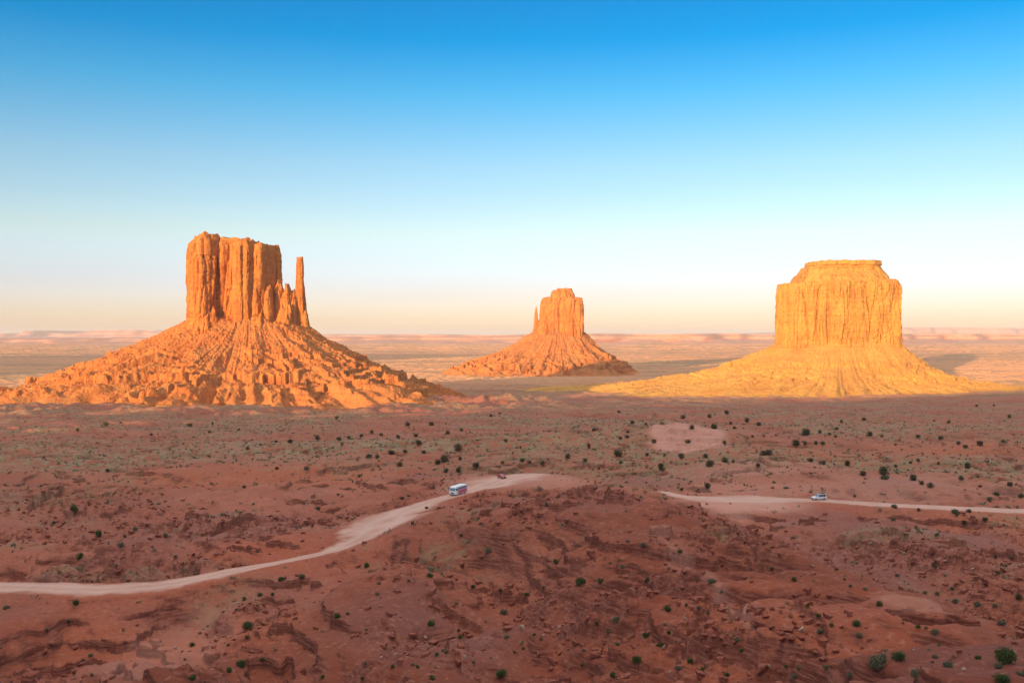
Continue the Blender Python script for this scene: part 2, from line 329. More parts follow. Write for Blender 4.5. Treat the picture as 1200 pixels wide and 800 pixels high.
# ---------------------------------------------------------------- materials
def mat(name):
    m = bpy.data.materials.new(name); m.use_nodes = True
    nt = m.node_tree; nt.nodes.clear()
    out = nt.nodes.new('ShaderNodeOutputMaterial'); b = nt.nodes.new('ShaderNodeBsdfPrincipled')
    nt.links.new(b.outputs[0], out.inputs[0])
    b.inputs['Roughness'].default_value = 0.95; b.inputs['Specular IOR Level'].default_value = 0.15
    return m, nt, b
class N:
    """small helper around a node tree"""
    def __init__(s, nt): s.nt = nt; s.pos = s.new('ShaderNodeNewGeometry')
    def new(s, t): return s.nt.nodes.new(t)
    def put(s, sock, v):
        if hasattr(v, 'links') or hasattr(v, 'is_linked'): s.nt.links.new(v, sock)
        else: sock.default_value = v
    def vec(s, scale):
        n = s.new('ShaderNodeMapping'); n.inputs['Scale'].default_value = scale
        s.nt.links.new(s.pos.outputs['Position'], n.inputs['Vector']); return n.outputs[0]
    def noise(s, scale, detail=4, rough=0.55, dist=0.0):
        n = s.new('ShaderNodeTexNoise'); n.inputs['Scale'].default_value = 1.0
        n.inputs['Detail'].default_value = detail; n.inputs['Roughness'].default_value = rough; n.inputs['Distortion'].default_value = dist
        sc_ = (scale,) * 3 if not isinstance(scale, tuple) else scale
        s.nt.links.new(s.vec(sc_), n.inputs['Vector']); return n.outputs[0]
    def vor(s, scale, feature='F1'):
        n = s.new('ShaderNodeTexVoronoi'); n.feature = feature; n.inputs['Scale'].default_value = 1.0
        s.nt.links.new(s.vec((scale,) * 3 if not isinstance(scale, tuple) else scale), n.inputs['Vector']); return n.outputs[0]
    def rng(s, v, a, b, c=0.0, d=1.0):
        n = s.new('ShaderNodeMapRange'); n.interpolation_type = 'SMOOTHSTEP'
        s.put(n.inputs[0], v)
        for i, q in zip((1, 2, 3, 4), (a, b, c, d)): n.inputs[i].default_value = q
        return n.outputs[0]
    def math(s, op, a, b=0.0):
        n = s.new('ShaderNodeMath'); n.operation = op; s.put(n.inputs[0], a); s.put(n.inputs[1], b); return n.outputs[0]
    def mix(s, f, a, b, mode='MIX'):
        n = s.new('ShaderNodeMix'); n.data_type = 'RGBA'; n.blend_type = mode
        s.put(n.inputs[0], f)
        s.put(n.inputs[6], a if not isinstance(a, tuple) else (*a, 1)); s.put(n.inputs[7], b if not isinstance(b, tuple) else (*b, 1))
        return n.outputs[2]
    def attr(s, name):
        n = s.new('ShaderNodeAttribute'); n.attribute_name = name; return n
    def bump(s, bsdf, h, strength, dist):
        n = s.new('ShaderNodeBump'); n.inputs['Strength'].default_value = strength; n.inputs['Distance'].default_value = dist
        s.put(n.inputs['Height'], h); s.nt.links.new(n.outputs[0], bsdf.inputs['Normal'])
    def sepz(s, sock):
        n = s.new('ShaderNodeSeparateXYZ'); s.nt.links.new(sock, n.inputs[0]); return n.outputs
def earth_material():
    m, nt, b = mat('red_earth'); n = N(nt)
    a = n.attr('cover'); s3 = n.new('ShaderNodeSeparateColor'); nt.links.new(a.outputs['Color'], s3.inputs[0])
    road, veg, pale = s3.outputs; dark = a.outputs['Alpha']
    a2 = n.attr('tint'); s4 = n.new('ShaderNodeSeparateColor'); nt.links.new(a2.outputs['Color'], s4.inputs[0])
    red, rk, far = s4.outputs; wheel = a2.outputs['Alpha']
    n1 = n.noise(0.018, 5, .6); n2 = n.noise(0.11, 6, .62); n3 = n.noise(0.9, 5, .65); n4 = n.noise(5.0, 3, .6)
    c = n.mix(n.rng(n1, .32, .68), (0.330, 0.092, 0.054), (0.430, 0.150, 0.096))
    c = n.mix(n.rng(n2, .35, .70), c, n.mix(.55, c, (0.270, 0.072, 0.043)))
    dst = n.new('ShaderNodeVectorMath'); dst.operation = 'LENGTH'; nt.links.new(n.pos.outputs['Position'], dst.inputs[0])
    c = n.mix(n.rng(dst.outputs['Value'], 330, 90, 0, .95), c, n.mix(1.0, c, (0.50, 0.37, 0.32), 'MULTIPLY'))   # deep red shale of the near hill, with a vignette painted in
    c = n.mix(n.math('MULTIPLY', red, .8), c, (0.440, 0.120, 0.062))
    c = n.mix(n.math('MULTIPLY', dark, .55), c, (0.215, 0.098, 0.085))
    c = n.mix(n.rng(n3, .52, .75, 0, .45), c, (0.47, 0.235, 0.165))
    c = n.mix(n.rng(n3, .50, .28, 0, .5), c, (0.19, 0.068, 0.048))
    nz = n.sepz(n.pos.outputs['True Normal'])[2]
    c = n.mix(n.rng(nz, .90, .55, 0, .85), c, (0.125, 0.034, 0.024))  # darker rock on steep faces, with undercut shade painted into the colour
    lay = n.noise((0.25, 0.25, 3.2), 5, .65)          # bedding shows on steep faces only
    c = n.mix(n.math('MULTIPLY', n.rng(nz, .93, .7), n.rng(lay, .45, .62, 0, .5)), c, (0.40, 0.150, 0.100))
    c = n.mix(n.math('MULTIPLY', n.rng(nz, .93, .7), n.rng(lay, .44, .34, 0, .6)), c, (0.085, 0.026, 0.018))
    c = n.mix(n.math('MULTIPLY', rk, .40), c, n.mix(n.rng(n3, .4, .62), (0.20, 0.062, 0.038), (0.42, 0.15, 0.10)))
    # scrub: fine speckle of dry olive tufts
    tuft = n.math('MULTIPLY', veg, n.rng(n.noise(0.22, 7, .75), .42, .56))
    c = n.mix(n.math('MULTIPLY', tuft, .85), c, n.mix(n.rng(n2, .3, .7), (0.175, 0.130, 0.070), (0.310, 0.225, 0.135)))
    c = n.mix(n.math('MULTIPLY', pale, n.rng(n2, .2, .6, .55, 1)), c, (0.53, 0.255, 0.190))
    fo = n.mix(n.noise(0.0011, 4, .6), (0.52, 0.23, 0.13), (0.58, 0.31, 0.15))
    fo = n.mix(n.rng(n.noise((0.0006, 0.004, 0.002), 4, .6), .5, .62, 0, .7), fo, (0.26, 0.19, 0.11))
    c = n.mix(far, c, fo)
    rc = n.mix(n.rng(n2, .3, .7), (0.50, 0.265, 0.200), (0.60, 0.345, 0.275))
    rc = n.mix(n.math('MULTIPLY', wheel, .5), rc, (0.62, 0.42, 0.36))
    rc = n.mix(n.rng(n3, .55, .75, 0, .35), rc, (0.45, 0.24, 0.18))
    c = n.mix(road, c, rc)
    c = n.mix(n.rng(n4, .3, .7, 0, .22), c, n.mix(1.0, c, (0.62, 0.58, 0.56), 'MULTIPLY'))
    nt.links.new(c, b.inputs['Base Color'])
    h = n.math('ADD', n.math('MULTIPLY', n3, 1.0), n.math('MULTIPLY', n4, .25))
    bn = n.new('ShaderNodeBump'); bn.inputs['Strength'].default_value = .6; bn.inputs['Distance'].default_value = .5; nt.links.new(h, bn.inputs['Height'])
    nt.links.new(bn.outputs[0], b.inputs['Normal'])
    return m
def rock_material(name, light, mid, dark, streak, bump=1.0, scrub_=0.0):
    m, nt, b = mat(name); n = N(nt)
    n1 = n.noise(0.02, 5, .6); n2 = n.noise((0.09, 0.09, 0.012), 6, .65, .4); n3 = n.noise(0.16, 6, .68)
    st = n.noise((0.004, 0.004, 0.16), 5, .6)
    c = n.mix(n.rng(n1, .3, .7), mid, light)
    c = n.mix(n.rng(n2, .50, .70, 0, streak), c, dark)
    c = n.mix(n.rng(n3, .47, .30, 0, .8), c, dark); c = n.mix(n.rng(n.noise(.34, 4, .7), .45, .3, 0, .5), c, dark)
    c = n.mix(n.rng(st, .52, .66, 0, .35), c, light)
    if scrub_: c = n.mix(n.math('MULTIPLY', n.rng(n.noise(.012, 4, .6), .45, .62), n.rng(n3, .42, .6, 0, scrub_)), c, (0.27, 0.20, 0.085))
    c = n.mix(n.rng(st, .44, .33, 0, .30), c, dark)
    nt.links.new(c, b.inputs['Base Color'])
    n.bump(b, n.math('ADD', n3, n.math('MULTIPLY', n.noise(.6, 4, .6), .3)), 0.8, 5.0 * bump)
    return m
def simple(name, color, rough=.5, metal=0.0, var=0.0):
    m, nt, b = mat(name); b.inputs['Roughness'].default_value = rough; b.inputs['Metallic'].default_value = metal
    b.inputs['Specular IOR Level'].default_value = .5 if rough < .8 else .15
    if var:
        n = N(nt); q = n.noise(3.0, 4, .6)
        nt.links.new(n.mix(n.rng(q, .3, .7), color, tuple(k * (1 - var) for k in color)), b.inputs['Base Color'])
    else: b.inputs['Base Color'].default_value = (*color, 1)
    return m
M_earth = earth_material()
M_cliff = rock_material('sandstone_cliff', (0.61, 0.230, 0.058), (0.50, 0.165, 0.042), (0.24, 0.068, 0.032), .75)
M_talus = rock_material('talus_rubble', (0.60, 0.220, 0.066), (0.48, 0.152, 0.048), (0.22, 0.066, 0.030), .25, 1.0, .45)
M_cliffy = rock_material('glare_tinted_cliff', (0.60, 0.308, 0.072), (0.50, 0.222, 0.054), (0.28, 0.095, 0.032), .7)  # cliff and talus yellowed: lens glare painted into the rock colour
M_talusy = rock_material('glare_tinted_talus', (0.62, 0.318, 0.080), (0.53, 0.242, 0.062), (0.34, 0.125, 0.048), .2, 1.0, .2)
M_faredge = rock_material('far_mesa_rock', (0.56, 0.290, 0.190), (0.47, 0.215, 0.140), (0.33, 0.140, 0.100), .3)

# ---------------------------------------------------------------- object helpers
def mesh_obj(name, verts, faces, m, parent=None, smooth=False, loc=None):
    verts = np.asarray(verts, f32).reshape(-1, 3); 
    me = bpy.data.meshes.new(name)
    me.vertices.add(len(verts)); me.vertices.foreach_set('co', verts.ravel())
    fa = faces if isinstance(faces, list) else [faces]
    fa = [np.asarray(f, np.int32) for f in fa if len(f)]
    tot = np.concatenate([np.full(len(f), f.shape[1], np.int32) for f in fa])
    me.loops.add(int(tot.sum())); me.polygons.add(len(tot))
    me.loops.foreach_set('vertex_index', np.concatenate([f.ravel() for f in fa]))
    st = np.zeros(len(tot), np.int32); st[1:] = np.cumsum(tot)[:-1]
    me.polygons.foreach_set('loop_start', st)
    me.polygons.foreach_set('use_smooth', np.full(len(tot), smooth))
    me.materials.append(m); me.update(calc_edges=True)
    o = bpy.data.objects.new(name, me); col.objects.link(o)
    if loc is not None: o.location = loc
    if parent: o.parent = parent
    return o
def tag(o, label=None, cat=None, group=None, kind=None):
    for k, v in (('label', label), ('category', cat), ('group', group), ('kind', kind)):
        if v: o[k] = v
    return o
def empty(name, loc, rz=0.0):
    o = bpy.data.objects.new(name, None); o.location = loc; o.rotation_euler = (0, 0, rz); o.empty_display_size = 0.5
    col.objects.link(o); return o
def grid_faces(n, m, wrap=False):
    i = np.arange(n - 1)[:, None]; j = np.arange(m if wrap else m - 1)[None]
    a = i * m + j; b_ = i * m + (j + 1) % m; c = (i + 1) * m + (j + 1) % m; d = (i + 1) * m + j
    return np.stack([a, b_, c, d], -1).reshape(-1, 4)

# ---------------------------------------------------------------- the ground and the dirt road, one sheet split by cover
def build_ground():
    A1 = np.arange(-30, 30.001, 0.055)
    A2 = np.concatenate([np.arange(30.5, 60, .5), np.arange(60, 300, 1.5), np.arange(300, 330, .5)])
    ang = np.radians(np.concatenate([A1, A2]))
    rs = [3.0]
    while rs[-1] < 90000:
        r = rs[-1]
        k = .012 if r < 45 else .0034 if r < 130 else .0027 if r < 620 else .0036 if r < 2100 else .0017 if r < 7000 else .0026 if r < 19000 else .03
        rs.append(r * (1 + k))
    rs = np.array(rs)
    Rg, Ag = np.meshgrid(rs, ang, indexing='ij')
    X = (Rg * np.sin(Ag)).ravel(); Y = (Rg * np.cos(Ag)).ravel()
    outs = []
    for s in range(0, len(X), 400000): outs.append(terrain(X[s:s + 400000], Y[s:s + 400000], True))
    z, roadm, veg, pale, dark, red, rk, wheel, road = [np.concatenate([o[i] for o in outs]) for i in range(9)]
    print('ground verts', len(X), len(rs), len(ang))
    V = np.stack([X, Y, z], 1)
    Fc = grid_faces(len(rs), len(ang), True)
    isr = roadm[Fc].mean(1) > 0.5
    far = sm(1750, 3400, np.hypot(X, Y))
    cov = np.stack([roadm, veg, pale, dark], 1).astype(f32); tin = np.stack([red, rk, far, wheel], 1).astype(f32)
    c0 = len(V)
    for name, sel in (('ground', ~isr), ('dirt_road', isr)):
        f = Fc[sel]; fl = [f]
        used = np.zeros(len(V) + 1, bool); used[f.ravel()] = True
        VV, CC, TT = V, cov, tin
        if name == 'ground':
            VV = np.concatenate([V, [[0, 0, -1.75]]]); CC = np.concatenate([cov, cov[:1]]); TT = np.concatenate([tin, tin[:1]])
            k = np.arange(len(ang)); tri = np.stack([np.full(len(ang), c0), k, (k + 1) % len(ang)], 1); used[c0] = True
        else: VV = V; tri = np.zeros((0, 3), int); used = used[:-1]
        idx = np.cumsum(used) - 1
        ff = [idx[f]] + ([idx[tri]] if len(tri) else [])
        o = mesh_obj(name, VV[used], ff, M_earth, None, True)
        nearf = (np.hypot(V[:, 0], V[:, 1])[f].max(1) < 1900) if name == 'ground' else np.ones(len(f), bool)
        o.data.polygons.foreach_set('use_smooth', np.concatenate([nearf, np.ones(len(tri), bool)]))
        for an, arr in (('cover', CC), ('tint', TT)):
            at = o.data.attributes.new(an, 'FLOAT_COLOR', 'POINT'); at.data.foreach_set('color', arr[used].ravel())
        tag(o, kind='structure')
build_ground()

# ---------------------------------------------------------------- buttes
def column_depth(x, y, z, seed, A=1.0):
    A = A * 1.2
    """how far the rock face stands out: rounded columns parted by narrow cracks, at three sizes"""
    z2 = z + 14 * perlin3(x / 45, y / 45, z / 60, seed + 9)
    d = 0
    for lam, a, st, sh in ((34.0, 8.0, 6.0, 3.2), (14.0, 4.4, 8.0, 3.4), (5.5, 1.6, 6.0, 2.4)):
        p = np.abs(perlin3(x / lam, y / lam, z2 / (lam * st), seed)) * sh
        d = d + a * (np.minimum(1, p) ** 0.7 - 0.8)
        seed += 17
    d = d + 1.6 * perlin3(x / 9, y / 9, z / 5.0, seed + 5) + 0.6 * perlin3(x / 3, y / 3, z / 1.6, seed + 6)
    return d * A
def block(cx, cy, a, b, zb, zt, prof=((0, 1.04), (.5, 1.0), (.93, .96), (1, .88)), n=3.2, rot=0.0, seed=1, A=1.0, res=1.25, top=3.0, lean=(0, 0), capr=12):
    """one mass of a cliff: a rounded-square plan raised from zb to zt"""
    per = 4 * (a + b) * 0.9
    nt = int(max(40, per / res)); nz = int(max(12, (zt - zb) / (res * 1.15)))
    th = np.linspace(0, 2 * np.pi, nt, endpoint=False)
    c, s = np.cos(th), np.sin(th)
    k = (np.abs(c / a) ** n + np.abs(s / b) ** n) ** (-1 / n)
    ex, ey = k * c, k * s
    # even spacing along the outline
    L = np.concatenate([[0], np.cumsum(np.hypot(np.diff(np.append(ex, ex[0])), np.diff(np.append(ey, ey[0]))))])
    q = np.linspace(0, L[-1], nt, endpoint=False)
    ex = np.interp(q, L, np.append(ex, ex[0])); ey = np.interp(q, L, np.append(ey, ey[0]))
    tx = np.roll(ex, -1) - np.roll(ex, 1); ty = np.roll(ey, -1) - np.roll(ey, 1); tl = np.hypot(tx, ty)
    nx, ny = ty / tl, -tx / tl
    co, si = math.cos(rot), math.sin(rot)
    ex, ey = co * ex - si * ey, si * ex + co * ey; nx, ny = co * nx - si * ny, si * nx + co * ny
    t = np.linspace(0, 1, nz)[:, None]
    pr = np.interp(t, [p[0] for p in prof], [p[1] for p in prof])
    rim = zt + top * 1.6 * perlin2(cx / 7 + ex / 16.0, cy / 7 + ey / 16.0, seed + 3) + top * .6 * perlin2(ex / 5.0, ey / 5.0, seed + 4)
    Z = zb + t * (rim[None] - zb)
    X = cx + ex[None] * pr + lean[0] * t; Y = cy + ey[None] * pr + lean[1] * t
    sc_ = min(1.0, min(a, b) / 28.0)
    d = column_depth(X, Y, Z, seed, A * sc_)
    d = d * (0.35 + 0.65 * sm(1.0, .93, t))
    X = X + nx[None] * d; Y = Y + ny[None] * d
    rings = [np.stack([X, Y, Z], -1)]
    x1, y1, z1 = X[-1], Y[-1], Z[-1]; ccx, ccy = cx + lean[0], cy + lean[1]
    for i in range(1, capr + 1):
        f = (1 - i / (capr + .0)) ** 0.8 if i < capr else 0.01
        xx = ccx + (x1 - ccx) * f; yy = ccy + (y1 - ccy) * f
        zz = z1 * f + (1 - f) * (zt + top * .5) + top * (perlin2(xx / 12, yy / 12, seed + 8) + .4 * perlin2(xx / 4, yy / 4, seed + 2)) * min(1, i / 2)
        rings.append(np.stack([xx, yy, zz], -1)[None])
    V = np.concatenate(rings, 0); nr = V.shape[0]
    return V.reshape(-1, 3), grid_faces(nr, nt, True)
def join(parts):
    vs, fs, o = [], [], 0
    for v, f in parts: vs.append(v); fs.append(f + o); o += len(v)
    return np.concatenate(vs), np.concatenate(fs)
def talus(cx, cy, a, b, ztop, dirs, prof, seed, nt=900, nr=280, gul=6.0, rough=1.0, step=11.0, stepmask=(.05, .55), tf=0.8, rot=0.0, skew=0.0, hum=0.0, band=None):
    th = np.linspace(0, 2 * np.pi, nt, endpoint=False)
    c, s = np.cos(th - rot), np.sin(th - rot)
    rs = (np.abs(c / a) ** 2.6 + np.abs(s / b) ** 2.6) ** (-1 / 2.6)
    da = np.radians([d[0] for d in dirs] + [dirs[0][0] + 360]); dl = np.array([d[1] for d in dirs] + [dirs[0][1]], float)
    Lr = np.interp((th - da[0]) % (2 * np.pi) + da[0], da, dl)
    kk = np.ones(41) / 41; Lr = np.convolve(np.concatenate([Lr[-20:], Lr, Lr[:20]]), kk, 'valid')
    cc, ss = np.cos(th), np.sin(th)
    wob = 1 + .17 * perlin2(cc * 3.1 + 7, ss * 3.1, seed) + .09 * perlin2(cc * 9, ss * 9 + 3, seed + 1) + .04 * perlin2(cc * 30, ss * 30, seed + 2)
    t = np.concatenate([np.linspace(-.35, 0, 14, endpoint=False), np.linspace(0, 1.3, nr)])[:, None]
    inner = rs * 0.55
    r = np.where(t < 0, rs[None] + t / .35 * (rs - inner)[None], rs[None] + t * (Lr * wob)[None])
    X = cx + r * cc[None]; Y = cy + r * ss[None]
    g = base(X.ravel(), Y.ravel()).reshape(X.shape) + 1.0
    ztp = ztop + skew * cc[None] + 5 * perlin2(cc * 2.2, ss * 2.2, seed + 5)[None]
    H = ztp - g
    p = np.interp(t, [q[0] for q in prof], [q[1] for q in prof])
    h = p * H
    tt = np.clip(t, 0, 1.12)
    arc = th[None] * float(np.mean(rs + .5 * Lr))
    bell = np.sin(np.pi * np.clip(tt / 1.12, 0, 1)) ** .7
    # gullies run downhill: noise stretched along the slope, seamless around
    G = 0
    for lam, am, sd in ((46., 1.0, 30), (21., .55, 31), (9., .3, 32)):
        m_ = float(np.mean(rs + .5 * Lr)) / lam
        n_ = perlin3(cc[None] * m_ + .6 * tt, ss[None] * m_, tt * 2.3 + 5, seed + sd)
        G = G + am * (1 - 2.4 * np.abs(n_))
    h = h + gul * bell * G
    q = h / step + 1.1 * perlin2(X / 70, Y / 70, seed + 40) + .35 * perlin2(X / 18, Y / 18, seed + 41)
    fr = q - np.floor(q); mask = sm(stepmask[0] - .08, stepmask[0] + .03, p) * sm(stepmask[1] + .12, stepmask[1] - .05, p) * tf
    mask = mask * sm(-.35, .25, perlin2(X / 90, Y / 90, seed + 43) + .15)
    h = h + mask * step * (sm(.40, .53, fr) - fr)
    h = h + hum * bell * sm(.45, .05, p) * (1.4 * ridged(X, Y, 55., 3, seed + 50) - .3)
    fade = sm(1.08, .9, tt)
    if band:
        hh = h + 5 * perlin2(X / 60, Y / 60, seed + 70) + 2.5 * (1 - 3 * np.abs(perlin2(X / 14, Y / 14, seed + 71)))
        h = h + band[1] * (sm(-1.6, 1.6, hh - band[0]) - sm(-2.0 * band[1], 2.0 * band[1], hh - band[0])) * sm(-.5, .0, perlin2(X / 110, Y / 110, seed + 72) + .1)
    bm_ = rough * fade * sm(-.2, .3, perlin2(X / 40, Y / 40, seed + 73) + .12)
    f1, f2, rn = worley(X.ravel(), Y.ravel(), 9.5, seed + 74); h = h + bm_ * (sm(.02, .3, f2 - f1) * sm(.55, 1, rn) * 2.6).reshape(X.shape)
    f1, f2, rn = worley(X.ravel(), Y.ravel(), 4.6, seed + 77); h = h + bm_ * (sm(.02, .3, f2 - f1) * sm(.4, 1, rn) * 1.6).reshape(X.shape)
    nb = np.abs(perlin2(X / 7.5, Y / 7.5, seed + 60))
    h = h + rough * fade * (1.4 * (0.5 - nb * 2) + 1.0 * (0.5 - 2 * np.abs(perlin2(X / 3.3, Y / 3.3, seed + 61))) + 2.0 * perlin2(X / 24, Y / 24, seed + 62))
    Z = g + h
    edge = 1.0 + .16 * perlin2(cc * 14, ss * 14, seed + 80)[None] + .10 * perlin2(X / 30, Y / 30, seed + 81)
    Z = g + (Z - g) * sm(edge + .1, edge - .25, t) + 1.5 - 6 * sm(edge - .04, edge + .12, t)
    return np.stack([X, Y, Z], -1).reshape(-1, 3), grid_faces(t.shape[0], nt, True)[:, ::-1]
def px2(px, Y): return (px - 600) / F * Y
def pz(py, Y): return (HZ - py) / F * Y
def make_butte(loc, label, parts, group=None):
    root = empty('butte', loc); tag(root, label, 'butte', group)
    for name, (v, f), m, lab, sub in parts:
        o = mesh_obj(name, v - np.array(loc), f, m, root)
        if lab: o['label'] = lab
        for n2, (v2, f2), m2, l2 in sub:
            o2 = mesh_obj(n2, v2 - np.array(loc), f2, m2, o)
            if l2: o2['label'] = l2
    return root
def B(x0, x1, yt, yb, Y, depth, seed, **k):
    """block between photo columns x0..x1 and rows yt..yb, its middle at distance Y"""
    return block(px2((x0 + x1) / 2, Y), Y, (x1 - x0) / 2 / F * Y, depth, pz(yb, Y), pz(yt, Y), seed=seed, **k)

# left butte: broad mass, lower shoulder, thin free-standing spire
Y0 = 1800
mass = join([
    B(229.5, 257.5, 278, 388, 1760, 42, 11, n=3.2, rot=-.36, top=3.5, prof=((0, 1.03), (.45, 1.0), (.80, 1.0), (.90, .92), (1, .66))),
    B(234, 257, 275, 300, 1756, 34, 12, n=2.6, rot=-.3, top=2.5, A=.6, prof=((0, 1.0), (.75, .92), (1, .70))),
    B(256, 300, 282, 388, 1802, 50, 13, n=3.4, rot=.12, top=2.5, prof=((0, 1.04), (.5, 1.0), (.92, .97), (1, .85))),
    B(282, 301, 283, 388, 1770, 38, 14, n=3.0, rot=-.34, top=2.5, prof=((0, 1.10), (.4, 1.02), (.85, .97), (.94, .9), (1, .75))),
    B(303, 321, 288, 390, 1796, 44, 15, n=3.2, rot=-.30, top=3, prof=((0, 1.12), (.4, 1.02), (.9, .98), (1, .84))),
    B(262, 275, 340, 388, 1764, 13, 16, n=2.4, top=5, prof=((0, 1.3), (.5, 1.0), (.85, .7), (1, .35))),
    B(309, 320, 338, 390, 1764, 16, 17, n=2.4, top=5, prof=((0, 1.3), (.5, 1.0), (.85, .75), (1, .4))),
    B(226, 262, 366, 392, 1758, 46, 18, n=2.4, top=7, A=1.0, prof=((0, 1.2), (.4, 1.04), (.8, .9), (1, .6))),
    B(268, 300, 371, 392, 1774, 52, 19, n=2.4, top=8, A=1.0, prof=((0, 1.2), (.4, 1.04), (.8, .85), (1, .5))),
    B(294, 324, 364, 392, 1778, 48, 20, n=2.4, top=8, A=1.0, prof=((0, 1.2), (.4, 1.04), (.8, .85), (1, .5)))])
shoulder = join([
    B(320, 350, 347, 392, 1806, 30, 28, n=2.8, top=8, prof=((0, 1.1), (.5, 1.03), (.85, .95), (1, .7))),
    B(322, 335, 331, 392, 1800, 26, 21, n=2.4, top=5, prof=((0, 1.35), (.4, 1.1), (.8, .8), (1, .4))),
    B(331, 343, 336, 392, 1792, 22, 22, n=2.4, top=5, prof=((0, 1.4), (.4, 1.15), (.8, .85), (1, .4))),
    B(339, 350, 341, 392, 1800, 22, 23, n=2.4, top=5, prof=((0, 1.4), (.4, 1.15), (.8, .8), (1, .35))),
    B(326, 346, 360, 392, 1780, 28, 24, n=2.4, top=6, prof=((0, 1.2), (.5, 1.0), (1, .5)))])
spire = join([
    B(345.9, 357.0, 302, 345, 1800, 9.5, 25, n=2.8, top=1.5, A=.8, res=.8, prof=((0, 1.12), (.3, 1.0), (.8, .92), (1, .72))),
    B(346.5, 359.5, 338, 394, 1800, 13, 26, n=2.6, top=3, res=.8, lean=(-1.5, 0), prof=((0, 1.45), (.35, 1.15), (.8, .95), (1, .8))),
    B(350, 364, 366, 396, 1800, 18, 27, n=2.4, top=5, prof=((0, 1.3), (.5, 1.0), (1, .5)))])
tal = talus(px2(292, Y0), Y0, 62 * Y0 / F, 62, pz(377, Y0), [(-180, 395), (-150, 390), (-120, 290), (-90, 262), (-60, 275), (-30, 330), (0, 300), (45, 300), (90, 300), (135, 330)],
    ((-.35, 1.0), (0, 1.0), (.07, .90), (.16, .765), (.40, .47), (.62, .25), (.80, .135), (.93, .08), (1.05, .0), (1.12, -.02)), 70, nt=1300, nr=400, gul=6.5, rough=1.15, step=15, stepmask=(.06, .55), skew=-7, hum=5.0, band=(44, 11))
make_butte((px2(292, Y0), Y0, -122), 'tall orange butte left of the picture with a thin free-standing spire on its right', [
    ('cliff', mass, M_cliff, None, []), ('shoulder', shoulder, M_cliff, 'low jagged pillars between the cliff and the spire', []),
    ('spire', spire, M_cliff, 'thin upright finger of rock', []), ('talus_slope', tal, M_talus, None, [])])

# middle, smaller and farther butte with a little spire on its left
Y0 = 3800
mass = join([
    B(633, 683, 349, 396, Y0, 80, 31, n=3.2, res=2.2, top=2, A=1.0, prof=((0, 1.04), (.5, 1.0), (.78, .985), (.9, .95), (1, .86))),
    B(645, 673, 341, 352, Y0, 60, 32, n=3.0, res=2.2, top=4, A=.6, prof=((0, 1.04), (.6, 1.0), (1, .85))),
    B(652, 671, 338.5, 344, Y0, 40, 33, n=3.0, res=2.2, top=2, A=.4),
    B(660, 682, 350, 398, Y0 - 40, 60, 34, n=3.0, res=2.2, rot=.2, top=3, prof=((0, 1.06), (.8, 1.0), (1, .9))),
    B(630, 652, 372, 398, Y0 - 30, 60, 35, n=2.6, res=2.2, top=6, prof=((0, 1.15), (.6, .95), (1, .6)))])
spire = join([B(625.4, 630.4, 360, 394, Y0 - 10, 9, 36, n=2.6, res=1.4, top=2, lean=(2, 0), prof=((0, 1.5), (.4, 1.15), (.8, .8), (1, .35))),
    B(625, 636, 376, 396, Y0 - 10, 22, 37, n=2.5, res=2, top=5, prof=((0, 1.25), (.6, 1), (1, .5)))])
tal = talus(px2(655, Y0), Y0, 30 * Y0 / F, 85, pz(390, Y0), [(-180, 340), (-150, 390), (-120, 340), (-90, 290), (-45, 240), (0, 200), (45, 240), (90, 260), (135, 300)],
    ((-.35, 1.0), (0, 1.0), (.08, .90), (.22, .68), (.42, .43), (.62, .25), (.80, .13), (.93, .07), (1.05, .0), (1.12, -.02)), 170, nt=800, nr=230, gul=7, rough=1.2, step=22, stepmask=(.05, .45), hum=9, skew=0, band=(34, 12))
make_butte((px2(655, Y0), Y0, -145), 'smallest orange butte, in the middle distance, with a tiny spire on its left', [
    ('cliff', mass, M_cliff, None, []), ('spire', spire, M_cliff, 'tiny pointed rock beside the cliff', []), ('talus_slope', tal, M_talus, None, [])])

# right butte: one massive block with a flat layered cap
Y0 = 2500
mass = join([
    B(914, 1045, 334, 414, Y0, 125, 41, n=3.0, rot=.04, res=1.7, top=3.0, A=1.1, prof=((0, 1.03), (.5, 1.0), (.85, .985), (1, .965))),
    B(914, 942, 333, 414, Y0 - 40, 70, 43, n=3.2, res=1.7, top=2.0, A=.7, prof=((0, 1.05), (.5, 1.0), (.9, .98), (1, .92))),
    B(955, 1010, 330, 414, Y0 - 60, 74, 44, n=3.0, res=1.7, top=2.0, A=1.15, prof=((0, 1.05), (.5, 1.0), (.9, .98), (1, .9))),
    B(1004, 1044, 330, 414, Y0 - 40, 78, 45, n=3.2, res=1.7, top=2.0, A=1.15, rot=.2, prof=((0, 1.04), (.5, 1.0), (.9, .98), (1, .9)))])
cap = join([B(926, 1041, 323, 338, Y0, 112, 46, n=2.8, res=2, top=2, A=.35, prof=((0, 1.03), (.3, 1.0), (.34, .975), (.65, .93), (.7, .92), (1, .86))),
    B(933, 1036, 314, 326, Y0, 100, 47, n=2.8, res=2, top=1.5, A=.35, prof=((0, 1.0), (.4, .93), (.45, .92), (1, .84))),
    B(947, 1027, 307.5, 316, Y0, 88, 48, n=3.0, res=2, top=1.6, A=.4, prof=((0, .96), (.3, .97), (.45, 1.02), (.95, 1.0), (1, .97)))])
